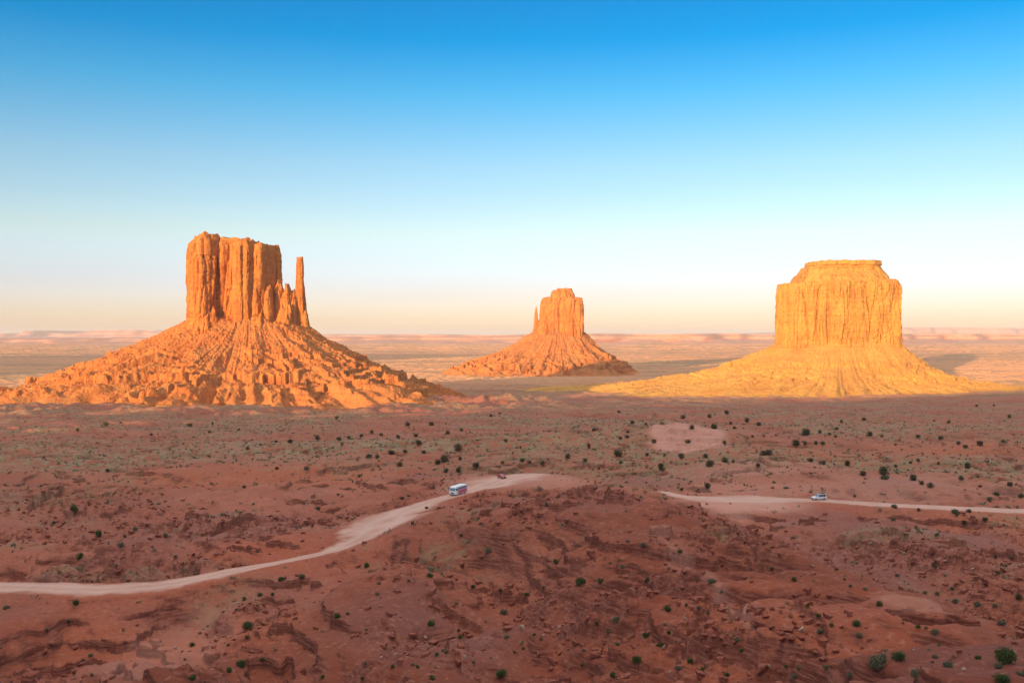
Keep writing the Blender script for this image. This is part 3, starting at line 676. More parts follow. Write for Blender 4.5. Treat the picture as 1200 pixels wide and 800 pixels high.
tal = talus(px2(981, Y0), Y0, 68 * Y0 / F, 128, pz(402, Y0), [(-180, 700), (-150, 560), (-120, 300), (-90, 235), (-60, 240), (-30, 290), (0, 370), (45, 300), (90, 300), (135, 400)],
    ((-.35, 1.0), (0, 1.0), (.05, .85), (.1, .74), (.2, .52), (.33, .32), (.5, .17), (.72, .08), (.9, .03), (1.05, .0), (1.12, -.02)), 270, nt=1000, nr=260, gul=4.0, rough=.8, step=16, stepmask=(.2, .6), tf=.5, band=(70, 6))
make_butte((px2(981, Y0), Y0, -145), 'massive block-shaped glare-yellowed butte on the right with a flat layered cap', [
    ('cliff', mass, M_cliffy, None, []), ('rock_cap', cap, M_cliffy, 'thin flat layered cap', []), ('talus_slope', tal, M_talusy, None, [])])

# the long mesa left of the frame whose shadow crosses the plain
mv, mf = block(-4000, 2700, 1500, 430, -60, 175, n=4, rot=R(-8), seed=51, res=7, A=2.0, top=8, capr=10)
tl_ = talus(-4000, 2700, 1500, 430, -20, [(-180, 420), (-90, 420), (0, 420), (90, 420)], ((-.35, 1.0), (0, 1.0), (.2, .66), (.5, .3), (.8, .1), (1.05, 0), (1.12, -.02)), 370, nt=500, nr=90, gul=14, rough=1.5, step=30, rot=R(-8))
r_ = empty('mesa', (-4000, 2700, -145)); tag(r_, 'long flat-topped orange mesa beyond the left edge of the view', 'mesa')
mesh_obj('cliff', mv - np.array([-4000, 2700, -145]), mf, M_cliff, r_); mesh_obj('talus_slope', tl_[0] - np.array([-4000, 2700, -145]), tl_[1], M_talus, r_)

# far tablelands on the horizon
def tableland(name, pts, Y, depth, foot, m, seed, res=60.0, rough=1.0, step=None):
    """pts: photo (column, row) along the crest; a wide flat-topped range with an eroded front"""
    xs = np.arange(px2(pts[0][0], Y), px2(pts[-1][0], Y), res)
    top = pz(np.interp(xs, [px2(p[0], Y) for p in pts], [p[1] for p in pts]), Y)
    H = top - foot
    prof = [(-1.0, 0.0), (-.75, .12), (-.5, .26), (-.3, .42), (-.22, .50), (-.18, .72), (-.1, .80), (-.05, .86), (0.0, 1.0), (.1, 1.0), (.9, 1.0), (1.2, 0)]
    sgrid = np.concatenate([np.linspace(-1.05, .12, 90), np.linspace(.2, 1.25, 10)])[:, None]
    w = depth * .09
    bay = w * (1.3 * perlin2(xs / (w * 4.5), xs * 0, seed) + .7 * perlin2(xs / (w * 1.6), xs * 0 + 5, seed + 1))[None]
    yy = Y + np.where(sgrid < .12, sgrid * w, sgrid * depth) + bay * sm(.9, .2, np.abs(sgrid))
    yy = yy + .35 * w * perlin2(xs[None] / (w * .6) + 0 * sgrid, sgrid * 1.5 + 0 * xs[None], seed + 2)
    zz = foot - 12 + (H[None] + 12) * np.interp(sgrid, [q[0] for q in prof], [q[1] for q in prof])
    zz = zz + rough * (top.mean() - foot) * .10 * ridged(xs[None] + 0 * sgrid, yy, w * .5, 3, seed + 3) * sm(0, -.15, sgrid)
    ends = sm(0, 6 * res, xs - xs[0]) * sm(0, 6 * res, xs[-1] - xs)
    zz = np.where(sgrid > -2, foot - 15 + (zz - foot + 15) * ends[None], zz)
    V = np.stack([np.broadcast_to(xs[None], zz.shape), yy, zz], -1).reshape(-1, 3)
    o = mesh_obj(name, V, grid_faces(zz.shape[0], zz.shape[1]), m); tag(o, kind='structure'); return o
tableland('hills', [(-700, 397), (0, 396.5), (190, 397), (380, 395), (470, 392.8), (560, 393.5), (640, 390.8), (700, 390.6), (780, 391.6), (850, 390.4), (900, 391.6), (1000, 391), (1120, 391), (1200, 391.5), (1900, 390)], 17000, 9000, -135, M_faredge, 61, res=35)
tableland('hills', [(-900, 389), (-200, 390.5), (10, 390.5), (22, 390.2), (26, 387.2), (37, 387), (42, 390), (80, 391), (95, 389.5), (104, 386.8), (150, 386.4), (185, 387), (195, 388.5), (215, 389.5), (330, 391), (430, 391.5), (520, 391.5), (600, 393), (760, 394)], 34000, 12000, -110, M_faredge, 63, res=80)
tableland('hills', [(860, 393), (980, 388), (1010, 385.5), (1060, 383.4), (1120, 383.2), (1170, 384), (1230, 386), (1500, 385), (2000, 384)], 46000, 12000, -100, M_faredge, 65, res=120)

# ---------------------------------------------------------------- shrubs, boulders and their names
def T(X, Y): return terrain(X, Y)
M_juniper = simple('dark_foliage', (0.115, 0.105, 0.052), .9, var=.45)
M_green = simple('green_foliage', (0.085, 0.125, 0.040), .9, var=.4)
M_sage = simple('sage_foliage', (0.190, 0.180, 0.110), .9, var=.35)
M_twig = simple('twig', (0.16, 0.10, 0.07), .95, var=.3)
M_boulder = simple('red_stone', (0.33, 0.105, 0.068), .95, var=.45)
M_palestone = simple('pale_stone', (0.42, 0.26, 0.20), .95, var=.3)
def bush_mesh(name, m, seed, n, leaf, flat=.62, lobes=5):
    rs = np.random.RandomState(seed)
    cs = rs.uniform(-.22, .22, (lobes, 3)) * [1, .8, .5]; cs[:, 2] = np.abs(cs[:, 2]) + .20; rr = rs.uniform(.18, .32, lobes); cs[0] = (0, 0, .2); rr[0] = .34
    k = rs.randint(0, lobes, n); d = rs.normal(size=(n, 3)); d /= np.linalg.norm(d, axis=1)[:, None]
    P = cs[k] + d * (rr[k] * rs.uniform(.3, 1.12, n) ** .6)[:, None]
    P[:, 2] = np.maximum(P[:, 2], rs.uniform(0, .10, n)); P[:, 2] *= flat / .55
    u = rs.normal(size=(n, 3)); u /= np.linalg.norm(u, axis=1)[:, None]
    w = np.cross(u, rs.normal(size=(n, 3))); w /= np.linalg.norm(w, axis=1)[:, None]
    s = leaf * rs.uniform(.6, 1.4, n)[:, None]
    V = np.stack([P - u * s, P + w * s * .55, P + u * s * 1.1, P - w * s * .55], 1).reshape(-1, 3)
    o = mesh_obj(name, V, np.arange(4 * n).reshape(-1, 4), m); me = o.data
    bpy.data.objects.remove(o); return me
def stem_mesh(seed, n=9):
    rs = np.random.RandomState(seed); vs, fs = [], []
    for i in range(n):
        a = rs.uniform(0, 6.28); r = rs.uniform(.12, .33); p0 = np.array([rs.uniform(-.04, .04), rs.uniform(-.04, .04), -.05]); p1 = np.array([math.cos(a) * r, math.sin(a) * r, rs.uniform(.22, .42)])
        o = len(vs)
        for p, w in ((p0, .022), (p1, .006)):
            for q in range(4): vs.append(p + np.array([math.cos(q * 1.57), math.sin(q * 1.57), 0]) * w)
        for q in range(4): fs.append([o + q, o + (q + 1) % 4, o + 4 + (q + 1) % 4, o + 4 + q])
    o = mesh_obj('stems', np.array(vs), np.array(fs), M_twig); me = o.data; bpy.data.objects.remove(o); return me
LIB = {k: [bush_mesh('foliage', m, s0 + i, 620, .05, fl) for i in range(5)] for k, m, s0, fl in (('j', M_juniper, 10, .62), ('g', M_green, 30, .55), ('s', M_sage, 50, .42))}
BIG = {k: [bush_mesh('foliage', m, s0 + i, 2600, .024, fl, 8) for i in range(3)] for k, m, s0, fl in (('j', M_juniper, 110, .62), ('g', M_green, 130, .50), ('s', M_sage, 150, .36))}
STEM = [stem_mesh(i) for i in range(3)]
BUSH = """88,601,11,g;114,628,12,g;146,629,5,j;222,498,8,j;249,497,6,j;245,506,6,j;280,503,5,j;124,497,9,j;141,495,4,j;91,506,5,j;177,509,5,j;290,526,6,j;126,552,7,j;286,570,6,j;63,612,7,s;158,620,9,s;193,627,9,s;394,490,7,j;436,506,6,j;372,514,8,j;397,514,8,j;409,513,6,j;423,510,7,j;447,509,6,j;466,511,7,j;478,498,8,j;491,519,9,j;475,530,7,j;459,530,11,j;442,535,8,j;432,534,10,j;468,544,9,j;497,530,8,j;524,507,8,j;541,504,6,j;537,525,13,j;520,537,16,j;512,542,11,j;522,552,8,j;537,552,9,j;558,549,11,j;539,538,7,j;589,542,6,j;593,517,7,j;586,485,4,j;575,487,5,j;396,580,5,j;372,596,9,j;421,558,6,j;471,584,8,j;500,595,6,j;323,517,5,j;340,517,9,j;305,521,5,j;390,524,4,j;401,521,5,j;487,510,7,j;505,497,9,j;324,549,6,j;359,550,9,s;540,629,6,j
741,495,8,j;725,482,5,j;696,504,7,j;736,506,6,j;727,514,6,j;735,512,7,j;690,522,7,j;665,535,9,j;686,540,8,j;636,542,9,j;621,545,6,j;612,539,8,j;610,524,5,j;725,532,16,j;727,543,7,j;702,550,4,j;758,534,6,j;799,535,10,j;774,545,10,j;776,552,10,j;779,534,4,j;827,535,8,j;831,544,13,j;850,539,10,j;859,542,6,j;849,523,7,j;811,502,8,j;836,500,11,j;861,501,6,j;856,496,5,j;890,497,8,j;875,495,8,j;894,531,11,j;888,549,7,j;799,574,6,j;709,586,5,g;829,569,10,j;806,521,9,j;766,517,8,j;882,511,5,j;832,488,7,j;852,483,8,j;800,489,8,j;640,593,7,s;757,497,5,j
944,507,13,j;961,506,7,j;972,509,6,j;979,511,6,j;980,502,7,j;986,494,6,j;1012,492,7,j;932,521,12,j;944,522,7,j;956,519,8,j;964,519,8,j;1019,509,9,j;1034,512,6,j;1050,521,4,j;1005,528,3,j;1076,512,8,j;1095,493,4,j;1102,513,8,j;1112,494,6,j;1124,520,7,j;1132,525,7,j;1149,519,12,j;1176,517,7,j;1183,489,6,j;1165,475,4,j;1145,475,5,j;1134,546,12,j;1100,543,5,j;1076,542,5,j;1067,542,6,j;1050,547,5,j;993,543,13,j;950,539,10,j;965,542,8,j;1011,555,10,j;1035,552,17,j;1036,558,14,s;1071,560,12,j;1091,569,11,j;1081,566,8,j;1127,562,8,j;1149,571,6,j;1184,570,9,j;1197,582,9,j;1169,579,9,j;1161,585,10,s;1119,600,11,s;1136,600,8,j;1049,595,9,s;1077,599,6,j;921,571,8,s;907,565,6,s;950,577,5,s;1002,582,5,j;1131,612,8,j;1047,609,8,s;1155,610,8,j;902,531,11,j
92,653,11,g;89,706,11,g;205,652,7,s;290,735,16,g;289,748,6,g;267,757,6,g;225,757,8,g;282,780,14,g;267,787,9,g;106,767,8,s;97,775,6,s;6,712,9,s;80,731,6,s;107,791,7,j;141,641,9,s;286,702,7,g;216,775,5,s;54,740,6,s;234,741,5,s;276,715,6,s;225,797,10,g
429,664,9,g;329,679,9,g;354,681,9,s;304,697,7,g;319,698,6,g;395,722,10,g;407,719,5,g;301,715,6,g;444,684,6,s;442,696,6,s;505,732,10,g;429,738,4,s;539,749,8,g;537,741,6,g;512,770,8,s;519,762,6,s;522,764,6,g;489,782,6,g;483,780,6,s;460,783,7,g;428,780,6,s;307,773,7,g;587,793,17,g;506,795,8,g;425,796,7,g;377,796,7,g;555,777,6,s;575,771,4,s;594,747,9,s;590,717,10,s;555,688,7,g;587,699,6,g;572,649,10,s;504,674,9,g;535,707,6,s;479,682,6,s;569,729,4,s
652,660,9,g;681,684,15,g;704,686,10,g;760,684,6,g;796,660,7,g;784,667,5,s;834,680,13,s;783,716,10,g;820,712,8,s;805,711,6,g;722,730,13,s;699,733,6,g;712,744,9,s;779,732,6,s;765,736,4,s;784,742,6,g;757,746,10,g;723,754,8,s;684,762,6,s;705,764,5,g;614,762,5,g;603,765,5,g;666,762,5,s;626,744,5,g;634,749,6,s;746,778,13,g;775,756,8,g;792,756,5,s;809,774,9,g;864,751,11,s;870,767,7,g;852,791,9,g;825,784,7,g;846,699,6,s;857,727,6,s;830,720,7,s;617,704,8,g;637,689,5,s;697,657,4,s;730,664,7,s;715,660,5,s;720,792,9,g;796,786,8,s;682,780,5,g;755,650,9,s;687,632,5,s;736,635,7,s
980,667,6,g;990,679,5,g;932,679,8,g;905,669,6,g;1005,660,4,g;1031,709,9,g;1004,730,14,g;1014,692,6,s;997,687,6,s;1007,748,12,s;1029,776,33,s;1052,768,20,g;1036,768,10,s;962,744,10,s;947,710,6,g;960,723,7,g;975,734,7,g;1075,790,22,s;1112,778,16,s;1096,746,13,s;1097,769,9,s;1076,736,7,g;1086,737,6,s;1101,756,6,s;1147,771,8,g;1180,770,28,g;1172,780,14,s;1174,731,12,s;1167,713,8,s;1147,709,11,s;1120,704,11,s;1116,690,8,s;1096,667,9,j;1170,671,8,j;1167,655,6,j;1195,701,12,j;1084,694,6,s;1099,696,7,s;1052,674,6,s;1175,797,22,g;1196,788,13,s;937,786,9,s;931,793,12,s;969,786,10,s;997,790,13,s;922,790,7,g;1185,653,8,s"""
STONE = """827,735,8,r;838,742,9,r;847,748,9,r;858,744,9,r;836,752,8,r;850,757,9,r;862,757,9,r;870,737,10,r;845,768,9,r;830,762,7,r;905,735,9,r;915,742,10,r;925,741,13,r;935,735,11,r;945,741,9,r;940,748,10,r;918,750,12,r;928,751,11,r;940,722,9,r;950,707,10,r;958,700,9,r;973,700,9,r;945,690,8,r;930,695,9,r;905,712,9,r;915,716,8,r;927,722,10,r;965,770,13,r;980,765,10,r;975,779,10,r;956,763,9,r
75,790,12,r;86,787,10,r;97,792,8,r;60,755,10,r;88,757,9,r;52,766,8,r;120,752,6,r;446,711,4,p;447,742,4,p;460,742,5,p;499,751,6,p;447,770,5,p;480,757,7,r;474,766,6,r;757,680,7,r;768,672,8,r;775,690,7,r;790,700,7,r;800,690,8,r;812,695,7,r;745,690,7,r;760,697,7,r;803,672,9,r;791,668,7,r;780,660,7,r;873,676,8,r;881,681,8,r;889,716,13,r;898,723,11,r;665,748,8,r;655,742,7,r;640,738,7,r;630,733,9,r;655,765,9,r;632,767,8,r
1175,742,12,r;1190,752,9,r;1125,765,9,r;1130,783,8,p;1181,690,12,r;1150,692,9,r;274,704,6,r;262,716,7,r;255,730,6,r;242,744,7,r;250,758,7,r;238,762,7,r;205,761,6,p;560,606,6,r;575,610,6,r;565,655,7,r;590,640,6,r;952,662,6,p;1060,650,7,p;1020,640,6,p;1100,655,6,p;1108,662,6,p;1140,668,6,p"""
def parse(t): return [(float(a), float(b), float(c), d) for a, b, c, d in (q.split(',') for q in t.replace('\n', ';').split(';'))]
ORD = 'first second third fourth fifth sixth seventh eighth ninth tenth eleventh twelfth thirteenth fourteenth fifteenth sixteenth seventeenth eighteenth'.split()
ROWS = [(505, 'far out on the plain'), (524, 'midway out on the plain'), (547, 'on plain beyond the road'), (575, "near the road's far side"), (620, 'close beside the dirt road'), (660, 'high on the near slope'), (690, 'on the upper near slope'), (722, 'halfway down the near slope'), (752, 'low on the near slope'), (775, 'on the lowest near slope'), (999, 'along the bottom edge')]
COLS = [(200, 'at far left'), (400, 'below the left butte'), (600, 'left of centre'), (760, 'below the middle butte'), (900, 'right of centre'), (1060, 'below the right butte'), (1300, 'at far right')]
def cell(px, py):
    return next(i for i, r in enumerate(ROWS) if py < r[0]), next(i for i, c in enumerate(COLS) if px < c[0])
def label_all(items, describe):
    """a label of its own for each thing: look, rank from the left among its like, then the patch it stands in"""
    byc = {}
    for it in items: byc.setdefault((cell(it[0], it[1]), describe(it)), []).append(it)
    out = {}
    for (c, ds), l in byc.items():
        l.sort()
        for k, it in enumerate(l):
            where = ROWS[c[0]][1] + ' ' + COLS[c[1]][1]
            out[it] = f'{ds} {where}' if len(l) == 1 else f'{ds}, {ORD[k]} from left, {where}'
    return out
def bdesc(it):
    sz = 'large' if it[2] >= 14 else 'small' if it[2] < 7 else 'medium'
    return sz + {'j': ' dark shrub', 'g': ' green shrub', 's': ' grey-green sagebrush'}[it[3]]
def sdesc(it):
    sz = 'large' if it[2] >= 9 else 'small'
    return sz + (' red boulder' if it[3] == 'r' else ' pale stone')
items = sorted(set(parse(BUSH))); labs = label_all(items, bdesc)
pos = pix([i[0] for i in items], [min(i[1] + .25 * i[2], 803) for i in items], T)
zz = T(pos[:, 0], pos[:, 1])
rnd = random.Random(5)
GR = {'j': 'dark shrubs dotted over the desert floor', 'g': 'green shrubs on the near slopes', 's': 'grey-green sagebrush clumps'}
for it, (X, Y), z in zip(items, pos, zz):
    w = it[2] * (.96 if it[3] == 'j' else 1.1) / F * Y
    nm = 'sagebrush' if it[3] == 's' else 'shrub'
    rz = rnd.uniform(0, 6.28); hh = rnd.uniform(.85, 1.2)
    if it[2] >= 12 and Y < 200:
        o = empty(nm, (X, Y, z - .03 * w), rz)
        f = bpy.data.objects.new('foliage', rnd.choice(BIG[it[3]])); s_ = bpy.data.objects.new('stems', rnd.choice(STEM))
        for c_ in (f, s_): col.objects.link(c_); c_.parent = o
    else:
        o = bpy.data.objects.new(nm, rnd.choice(LIB[it[3]])); col.objects.link(o)
        o.location = (X, Y, z - .04 * w); o.rotation_euler = (0, 0, rz)
    o.scale = (w, w * rnd.uniform(.8, 1.1), w * hh)
    tag(o, labs[it], 'sagebrush' if it[3] == 's' else 'shrub', GR[it[3]])
# boulders: hulls of scattered points, every stone its own turn and size
def stone_mesh(name, m, seed):
    import bmesh
    rs = np.random.RandomState(seed); bm = bmesh.new()
    P = rs.normal(size=(16, 3)); P /= np.linalg.norm(P, axis=1)[:, None]; P = P * rs.uniform(.42, .56, (16, 1)) * [1, .8, .7]
    for p in P: bm.verts.new(p)
    r = bmesh.ops.convex_hull(bm, input=bm.verts)
    bmesh.ops.delete(bm, geom=[g for g in r['geom_interior'] if isinstance(g, bmesh.types.BMVert)], context='VERTS')
    bmesh.ops.bevel(bm, geom=list(bm.edges), offset=.035, segments=1, affect='EDGES')
    me = bpy.data.meshes.new(name); bm.to_mesh(me); bm.free(); me.materials.append(m); return me
SM = {'r': [stone_mesh('boulder', M_boulder, i) for i in range(8)], 'p': [stone_mesh('boulder', M_palestone, 20 + i) for i in range(4)]}
items = sorted(set(parse(STONE))); labs = label_all(items, sdesc)
pos = pix([i[0] for i in items], [i[1] + .3 * i[2] for i in items], T); zz = T(pos[:, 0], pos[:, 1])
for it, (X, Y), z in zip(items, pos, zz):
    w = it[2] * 1.05 / F * Y
    o = bpy.data.objects.new('boulder', rnd.choice(SM[it[3]])); col.objects.link(o)
    o.location = (X, Y, z + .14 * w); o.rotation_euler = (rnd.uniform(-.5, .5), rnd.uniform(-.5, .5), rnd.uniform(0, 6.28)); o.scale = (w, w, w * rnd.uniform(.8, 1.1))
    tag(o, labs[it], 'boulder', 'loose boulders on the near slopes')
# small scrub and small rubble nobody could count
def scatter(n, r0, r1, power, seed):
    rs = np.random.RandomState(seed)
    a = np.radians(rs.uniform(-34, 34, n)); u = rs.uniform(0, 1, n)
    r = (r0 ** power + u * (r1 ** power - r0 ** power)) ** (1 / power)
    return r * np.sin(a), r * np.cos(a), rs
def scrub(name, n, r0, r1, power, seed, m, s0, s1, label, leaves, pmin, flat, fade=0):
    X, Y, rs = scatter(n, r0, r1, power, seed)
    z, roadm, veg, pale, dark, red, rk, wh, road = terrain(X, Y, True)
    pr = np.clip(veg * 1.3 + pmin, 0, 1) * sm(-.45, .15, fbm(X, Y, 38.0, 3, seed)) * (1 - .9 * pale) * (road > 1.35)
    k = rs.uniform(0, 1, n) < pr
    X, Y, z = X[k], Y[k], z[k]; n = len(X)
    s = rs.uniform(0, 1, n) ** 2.2 * (s1 - s0) + s0
    P = np.stack([X, Y, z], 1)[:, None, :] + rs.normal(size=(n, leaves, 3)) * (s[:, None, None] * [.26, .26, .13 * flat]) + (s[:, None, None] * [0, 0, .22 * flat])
    u = rs.normal(size=(n, leaves, 3)); w = rs.normal(size=(n, leaves, 3))
    u *= (s[:, None, None] * .17); w *= (s[:, None, None] * .12)
    V = np.stack([P - u, P + w, P + u, P - w], 2).reshape(-1, 3)
    o = mesh_obj(name, V, np.arange(len(V)).reshape(-1, 4), m); tag(o, label, 'scrub', None, 'stuff')
scrub('scrub', 46000, 210, 1500, 1.15, 900, M_sage, .5, 1.8, 'low dry scrub speckling the desert floor', 9, .12, 1.0)
scrub('scrub', 24000, 230, 1900, 1.15, 901, M_juniper, .5, 1.9, 'small dark bushes scattered thinly to the buttes', 10, .05, 1.2)
scrub('scrub', 3000, 60, 260, 1.6, 902, M_sage, .15, .6, 'tiny grey-green tufts on the red slopes', 14, .5, 1.0)
scrub('scrub', 1100, 60, 260, 1.6, 903, M_green, .2, .6, 'tiny green tufts on the red slopes', 16, .5, 1.0)
def rubble(n, r0, r1, power, seed, m, s0, s1, label, dens):
    X, Y, rs = scatter(n, r0, r1, power, seed)
    z, roadm, veg, pale, dark, red, rk, wh, road = terrain(X, Y, True)
    k = rs.uniform(0, 1, n) < np.clip(dens + rk * 1.6, 0, 1) * (road > 1.2)
    X, Y, z = X[k], Y[k], z[k]; n = len(X)
    s = rs.uniform(0, 1, n) ** 3 * (s1 - s0) + s0
    c = np.array([(a, b, d) for a in (-1, 1) for b in (-1, 1) for d in (-1, 1)], float) * .5
    c = c[None] * rs.uniform(.55, 1.1, (n, 8, 1)) * np.array([1, .85, .6])
    th = rs.uniform(0, 6.28, n); C, S = np.cos(th)[:, None], np.sin(th)[:, None]
    x = c[..., 0] * C - c[..., 1] * S; y = c[..., 0] * S + c[..., 1] * C; zz_ = c[..., 2] + x * rs.uniform(-.5, .5, (n, 1)) + .12
    V = np.stack([X[:, None] + x * s[:, None], Y[:, None] + y * s[:, None], z[:, None] + zz_ * s[:, None]], -1).reshape(-1, 3)
    q = np.array([[0, 1, 3, 2], [4, 6, 7, 5], [0, 4, 5, 1], [2, 3, 7, 6], [0, 2, 6, 4], [1, 5, 7, 3]])
    o = mesh_obj('rubble', V, (np.arange(n)[:, None, None] * 8 + q[None]).reshape(-1, 4), m); tag(o, label, 'rubble', None, 'stuff')
rubble(30000, 60, 420, 1.4, 910, M_boulder, .25, 1.5, 'small broken red stones lying in patches and under ledges', .02)
rubble(1500, 60, 420, 1.4, 911, M_palestone, .2, .8, 'small pale stones strewn over the slopes', .05)

# ---------------------------------------------------------------- vehicles
import bmesh
M_white = simple('white_paint', (0.80, 0.80, 0.80), .3); M_glass = simple('dark_glass', (0.03, 0.035, 0.045), .08)
M_blueglass = simple('windscreen_glass', (0.16, 0.24, 0.32), .1)
M_pinkstripe = simple('magenta_paint', (0.52, 0.10, 0.17), .35); M_redpaint = simple('red_paint', (0.42, 0.05, 0.045), .35)
M_tyre = simple('tyre_rubber', (0.03, 0.03, 0.03), .85); M_rim = simple('wheel_metal', (0.45, 0.45, 0.46), .35, .8)
M_lamp = simple('lamp_lens', (0.75, 0.75, 0.70), .15); M_black = simple('black_plastic', (0.035, 0.035, 0.035), .6); M_lilac = simple('lilac_paint', (0.42, 0.38, 0.62), .35)
M_pane = simple('tinted_pane', (0.16, 0.16, 0.24), .12); M_tail = simple('tail_lens', (0.4, 0.02, 0.02), .2)
def fin(name, bm, m, parent):
    me = bpy.data.meshes.new(name); bmesh.ops.recalc_face_normals(bm, faces=bm.faces); bm.to_mesh(me); bm.free(); me.materials.append(m)
    o = bpy.data.objects.new(name, me); col.objects.link(o); o.parent = parent; return o
def prof(name, pts, w, m, parent, bev=.06, taper=0.0, tz=1.0, y0=0.0):
    """side outline (x forward, z up) pulled to width w, edges rounded, drawn in above height tz"""
    bm = bmesh.new()
    a = [bm.verts.new((x, y0 - w / 2, z)) for x, z in pts]; b = [bm.verts.new((x, y0 + w / 2, z)) for x, z in pts]
    bm.faces.new(a); bm.faces.new(b[::-1])
    n = len(pts)
    for i in range(n): bm.faces.new((a[i], b[i], b[(i + 1) % n], a[(i + 1) % n]))
    for v in bm.verts:
        if v.co.z > tz: v.co.y = y0 + (v.co.y - y0) * (1 - taper * (v.co.z - tz))
    if bev: bmesh.ops.bevel(bm, geom=list(bm.edges), offset=bev, segments=2, affect='EDGES')
    return fin(name, bm, m, parent)
def boxp(name, x0, x1, y0, y1, z0, z1, m, parent, bev=.02):
    bm = bmesh.new(); bmesh.ops.create_cube(bm, size=1)
    for v in bm.verts: v.co = ((x0 + x1) / 2 + v.co.x * (x1 - x0), (y0 + y1) / 2 + v.co.y * (y1 - y0), (z0 + z1) / 2 + v.co.z * (z1 - z0))
    if bev: bmesh.ops.bevel(bm, geom=list(bm.edges), offset=bev, segments=1, affect='EDGES')
    return fin(name, bm, m, parent)
def quadp(name, pts, thick, m, parent):
    """a pane through four corners, given some thickness outward"""
    P = np.array(pts, float); nrm = np.cross(P[1] - P[0], P[3] - P[0]); nrm /= np.linalg.norm(nrm)
    bm = bmesh.new(); a = [bm.verts.new(p) for p in P]; b = [bm.verts.new(p + nrm * thick) for p in P]
    bm.faces.new(a[::-1]); bm.faces.new(b)
    for i in range(4): bm.faces.new((a[i], a[(i + 1) % 4], b[(i + 1) % 4], b[i]))
    return fin(name, bm, m, parent)
def wheel(x, y, r, w, parent):
    e = None
    bm = bmesh.new(); bmesh.ops.create_cone(bm, cap_ends=True, segments=24, radius1=r, radius2=r, depth=w)
    bmesh.ops.rotate(bm, verts=bm.verts, matrix=__import__('mathutils').Matrix.Rotation(math.pi / 2, 3, 'X')); bmesh.ops.bevel(bm, geom=[g for g in bm.edges if g.calc_face_angle(0) > 1], offset=.04, segments=2, affect='EDGES')
    o = fin('wheel', bm, M_tyre, parent); o.location = (x, y, r)
    bm = bmesh.new(); bmesh.ops.create_cone(bm, cap_ends=True, segments=16, radius1=r * .58, radius2=r * .58, depth=w + .03)
    bmesh.ops.rotate(bm, verts=bm.verts, matrix=__import__('mathutils').Matrix.Rotation(math.pi / 2, 3, 'X'))
    fin('rim', bm, M_rim, o); return o
def stand(px, py, heading, name, label, cat):
    (X, Y), = pix([px], [py], T); z = float(T(np.array([X]), np.array([Y]))[0])
    e = empty(name, (X, Y, z + .02), heading); tag(e, label, cat); return e
# tour bus: flat white front, pale roof, long side with windows over a magenta band
h = math.atan2(-math.cos(R(26)), -math.sin(R(26)))
b_ = stand(537, 579.5, h, 'bus', 'white bus with a magenta band along its side, parked at the road edge', 'bus')
prof('body', [(-3.9, .45), (-3.9, 2.95), (-3.75, 3.05), (3.2, 3.05), (3.62, 2.85), (3.85, 1.7), (3.9, .5)], 2.4, M_white, b_, .09, .04, 1.8)
for s in (-1, 1):
    q = s * 1.205
    boxp('side_panel', -3.75, 2.3, min(q, q + s * .02), max(q, q + s * .02), .62, 1.75, M_pinkstripe, b_, 0)
    boxp('trim_strip', -3.75, 2.3, min(q, q + s * .02), max(q, q + s * .02), 1.76, 1.98, M_lilac, b_, 0)
    for k in range(5): boxp('window', -3.6 + k * 1.18, -2.52 + k * 1.18, min(s * 1.16, s * 1.205), max(s * 1.16, s * 1.205), 2.02, 2.66, M_pane, b_, 0)
    boxp('door', 2.45, 3.35, min(q, q + s * .015), max(q, q + s * .015), .6, 2.5, M_white, b_, 0)
    boxp('window', 2.55, 3.3, min(s * 1.17, s * 1.225), max(s * 1.17, s * 1.225), 1.75, 2.45, M_glass, b_, 0)
    boxp('mirror', 3.55, 3.8, s * 1.28 - .1, s * 1.28 + .1, 2.1, 2.55, M_black, b_)
    boxp('headlight', 3.84, 3.95, s * .85 - .2, s * .85 + .2, .8, 1.02, M_lamp, b_)
    for x in (-2.5, 2.55): wheel(x, s * 1.06, .46, .28, b_)
quadp('windscreen', [(3.88, -1.02, 1.75), (3.88, 1.02, 1.75), (3.70, .98, 2.62), (3.70, -.98, 2.62)], .02, M_blueglass, b_)
boxp('bumper', 3.82, 4.02, -1.15, 1.15, .42, .66, M_black, b_, .04); boxp('vent', -1.9, -1.1, -.4, .4, 3.03, 3.17, M_white, b_, .03); boxp('vent', .9, 1.5, -.35, .35, 3.03, 3.15, M_white, b_, .03)
boxp('grille', 3.86, 3.93, -.55, .55, .82, 1.2, M_black, b_, .02)
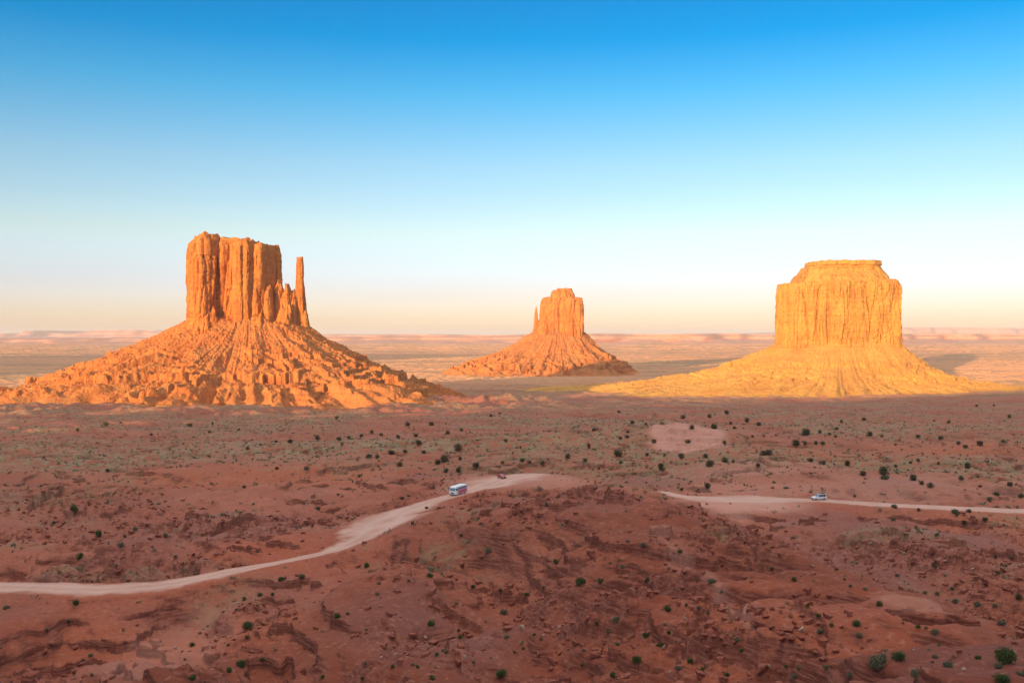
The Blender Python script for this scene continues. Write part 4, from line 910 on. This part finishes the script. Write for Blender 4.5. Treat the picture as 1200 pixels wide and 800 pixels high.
def car(root, pm, L, W, H, rack=False, long_roof=True):
    hl = L / 2
    prof('body', [(-hl, .38), (-hl - .02, .75), (-hl + .05, 1.02), (hl * .38, 1.04), (hl * .88, .92), (hl, .72), (hl, .36)], W, pm, root, .06)
    rb = -hl + (.12 if long_roof else .55)
    prof('cabin', [(rb - .05, 1.0), (rb + .12, H), (hl * .10, H), (hl * .42, 1.02)], W * .94, pm, root, .05, .18, 1.1)
    for s in (-1, 1):
        y1 = W * .47
        def yy(z): return s * (y1 * (1 - .18 * max(0, z - 1.1)) + .004)
        x0, x3 = rb + .28, hl * .30; xs = np.linspace(x0, x3, 4)
        for k in range(3):
            a, b = xs[k] + .03, xs[k + 1] - .03; tl = hl * .08 if k == 2 else b
            P = [(a, yy(1.12), 1.12), (b, yy(1.12), 1.12), (min(b, tl) if k == 2 else b, yy(H - .13), H - .13), (a, yy(H - .13), H - .13)]
            quadp('window', P if s < 0 else P[::-1], .012, M_glass, root)
        boxp('headlight', hl - .06, hl + .03, s * W * .36 - .15, s * W * .36 + .15, .66, .82, M_lamp, root, .02)
        boxp('tail_light', -hl - .04, -hl + .04, s * W * .42 - .09, s * W * .42 + .09, .78, 1.0, M_tail, root, .02)
        boxp('mirror', hl * .3, hl * .3 + .16, s * (W * .5 + .09) - .09, s * (W * .5 + .09) + .09, 1.04, 1.2, pm, root, .02)
        d = boxp('door', -.15, hl * .36, min(s * W * .5, s * (W * .5 + .012)), max(s * W * .5, s * (W * .5 + .012)), .45, .98, pm, root, 0)
        boxp('handle', 0, .16, min(s * (W * .5 + .012), s * (W * .5 + .04)), max(s * (W * .5 + .012), s * (W * .5 + .04)), .84, .88, M_black, d, 0)
        for x in (-hl * .62, hl * .62): wheel(x, s * (W / 2 - .1), .36, .24, root)
    w_ = W * .42
    quadp('windscreen', [(hl * .40, -w_, 1.07), (hl * .40, w_, 1.07), (hl * .135, w_ * .88, H - .06), (hl * .135, -w_ * .88, H - .06)], .03, M_blueglass, root)
    quadp('rear_window', [(rb - .03, w_, 1.12), (rb - .03, -w_, 1.12), (rb + .08, -w_ * .9, H - .12), (rb + .08, w_ * .9, H - .12)], .03, M_glass, root)
    boxp('bumper', hl - .04, hl + .10, -W * .46, W * .46, .36, .56, M_black, root, .03); boxp('bumper', -hl - .10, -hl + .04, -W * .46, W * .46, .36, .56, M_black, root, .03)
    boxp('grille', hl - .02, hl + .035, -.36, .36, .62, .80, M_black, root, .01)
    if rack:
        rr_ = boxp('roof_rack', rb + .25, hl * .05, -.52, .52, H + .08, H + .12, M_black, root, .01)
        boxp('luggage', rb + .35, rb + 1.15, -.42, .42, H + .121, H + .28, M_black, rr_, .04)
        for x in (rb + .35, hl * .02):
            for s in (-1, 1): boxp('rack_foot', x - .04, x + .04, s * .48 - .03, s * .48 + .03, H - .01, H + .085, M_black, rr_, 0)
h = math.atan2(-.17, -.985)
c_ = stand(960, 585.5, h, 'car', 'white off-road car with dark windows and a roof rack driving the right-hand road', 'car')
car(c_, M_white, 4.7, 1.9, 1.85, rack=True)
h = math.atan2(-.85, .5)
c_ = stand(588, 560.5, h, 'car', 'small red car parked beyond the white bus at the wide turnout', 'car')
car(c_, M_redpaint, 4.0, 1.75, 1.45, long_roof=False)

# ---------------------------------------------------------------- the air
def haze(x0, x1, y0, y1, z0, z1, density):
    v = np.array([(x, y, z) for x in (x0, x1) for y in (y0, y1) for z in (z0, z1)], float)
    q = np.array([[0, 1, 3, 2], [4, 6, 7, 5], [0, 4, 5, 1], [2, 3, 7, 6], [0, 2, 6, 4], [1, 5, 7, 3]])
    m = bpy.data.materials.new('air'); m.use_nodes = True; nt = m.node_tree; nt.nodes.clear()
    out = nt.nodes.new('ShaderNodeOutputMaterial'); p = nt.nodes.new('ShaderNodeVolumePrincipled')
    p.inputs['Color'].default_value = (0.86, 0.84, 0.90, 1); p.inputs['Density'].default_value = density; p.inputs['Anisotropy'].default_value = 0.0
    nt.links.new(p.outputs[0], out.inputs['Volume'])
    tag(mesh_obj('haze', v, q, m), kind='stuff')
haze(-100000, 100000, -95000, 95000, -260, 470, 1.7e-5)
try: sc.cycles.volume_bounces = 0
except Exception: pass
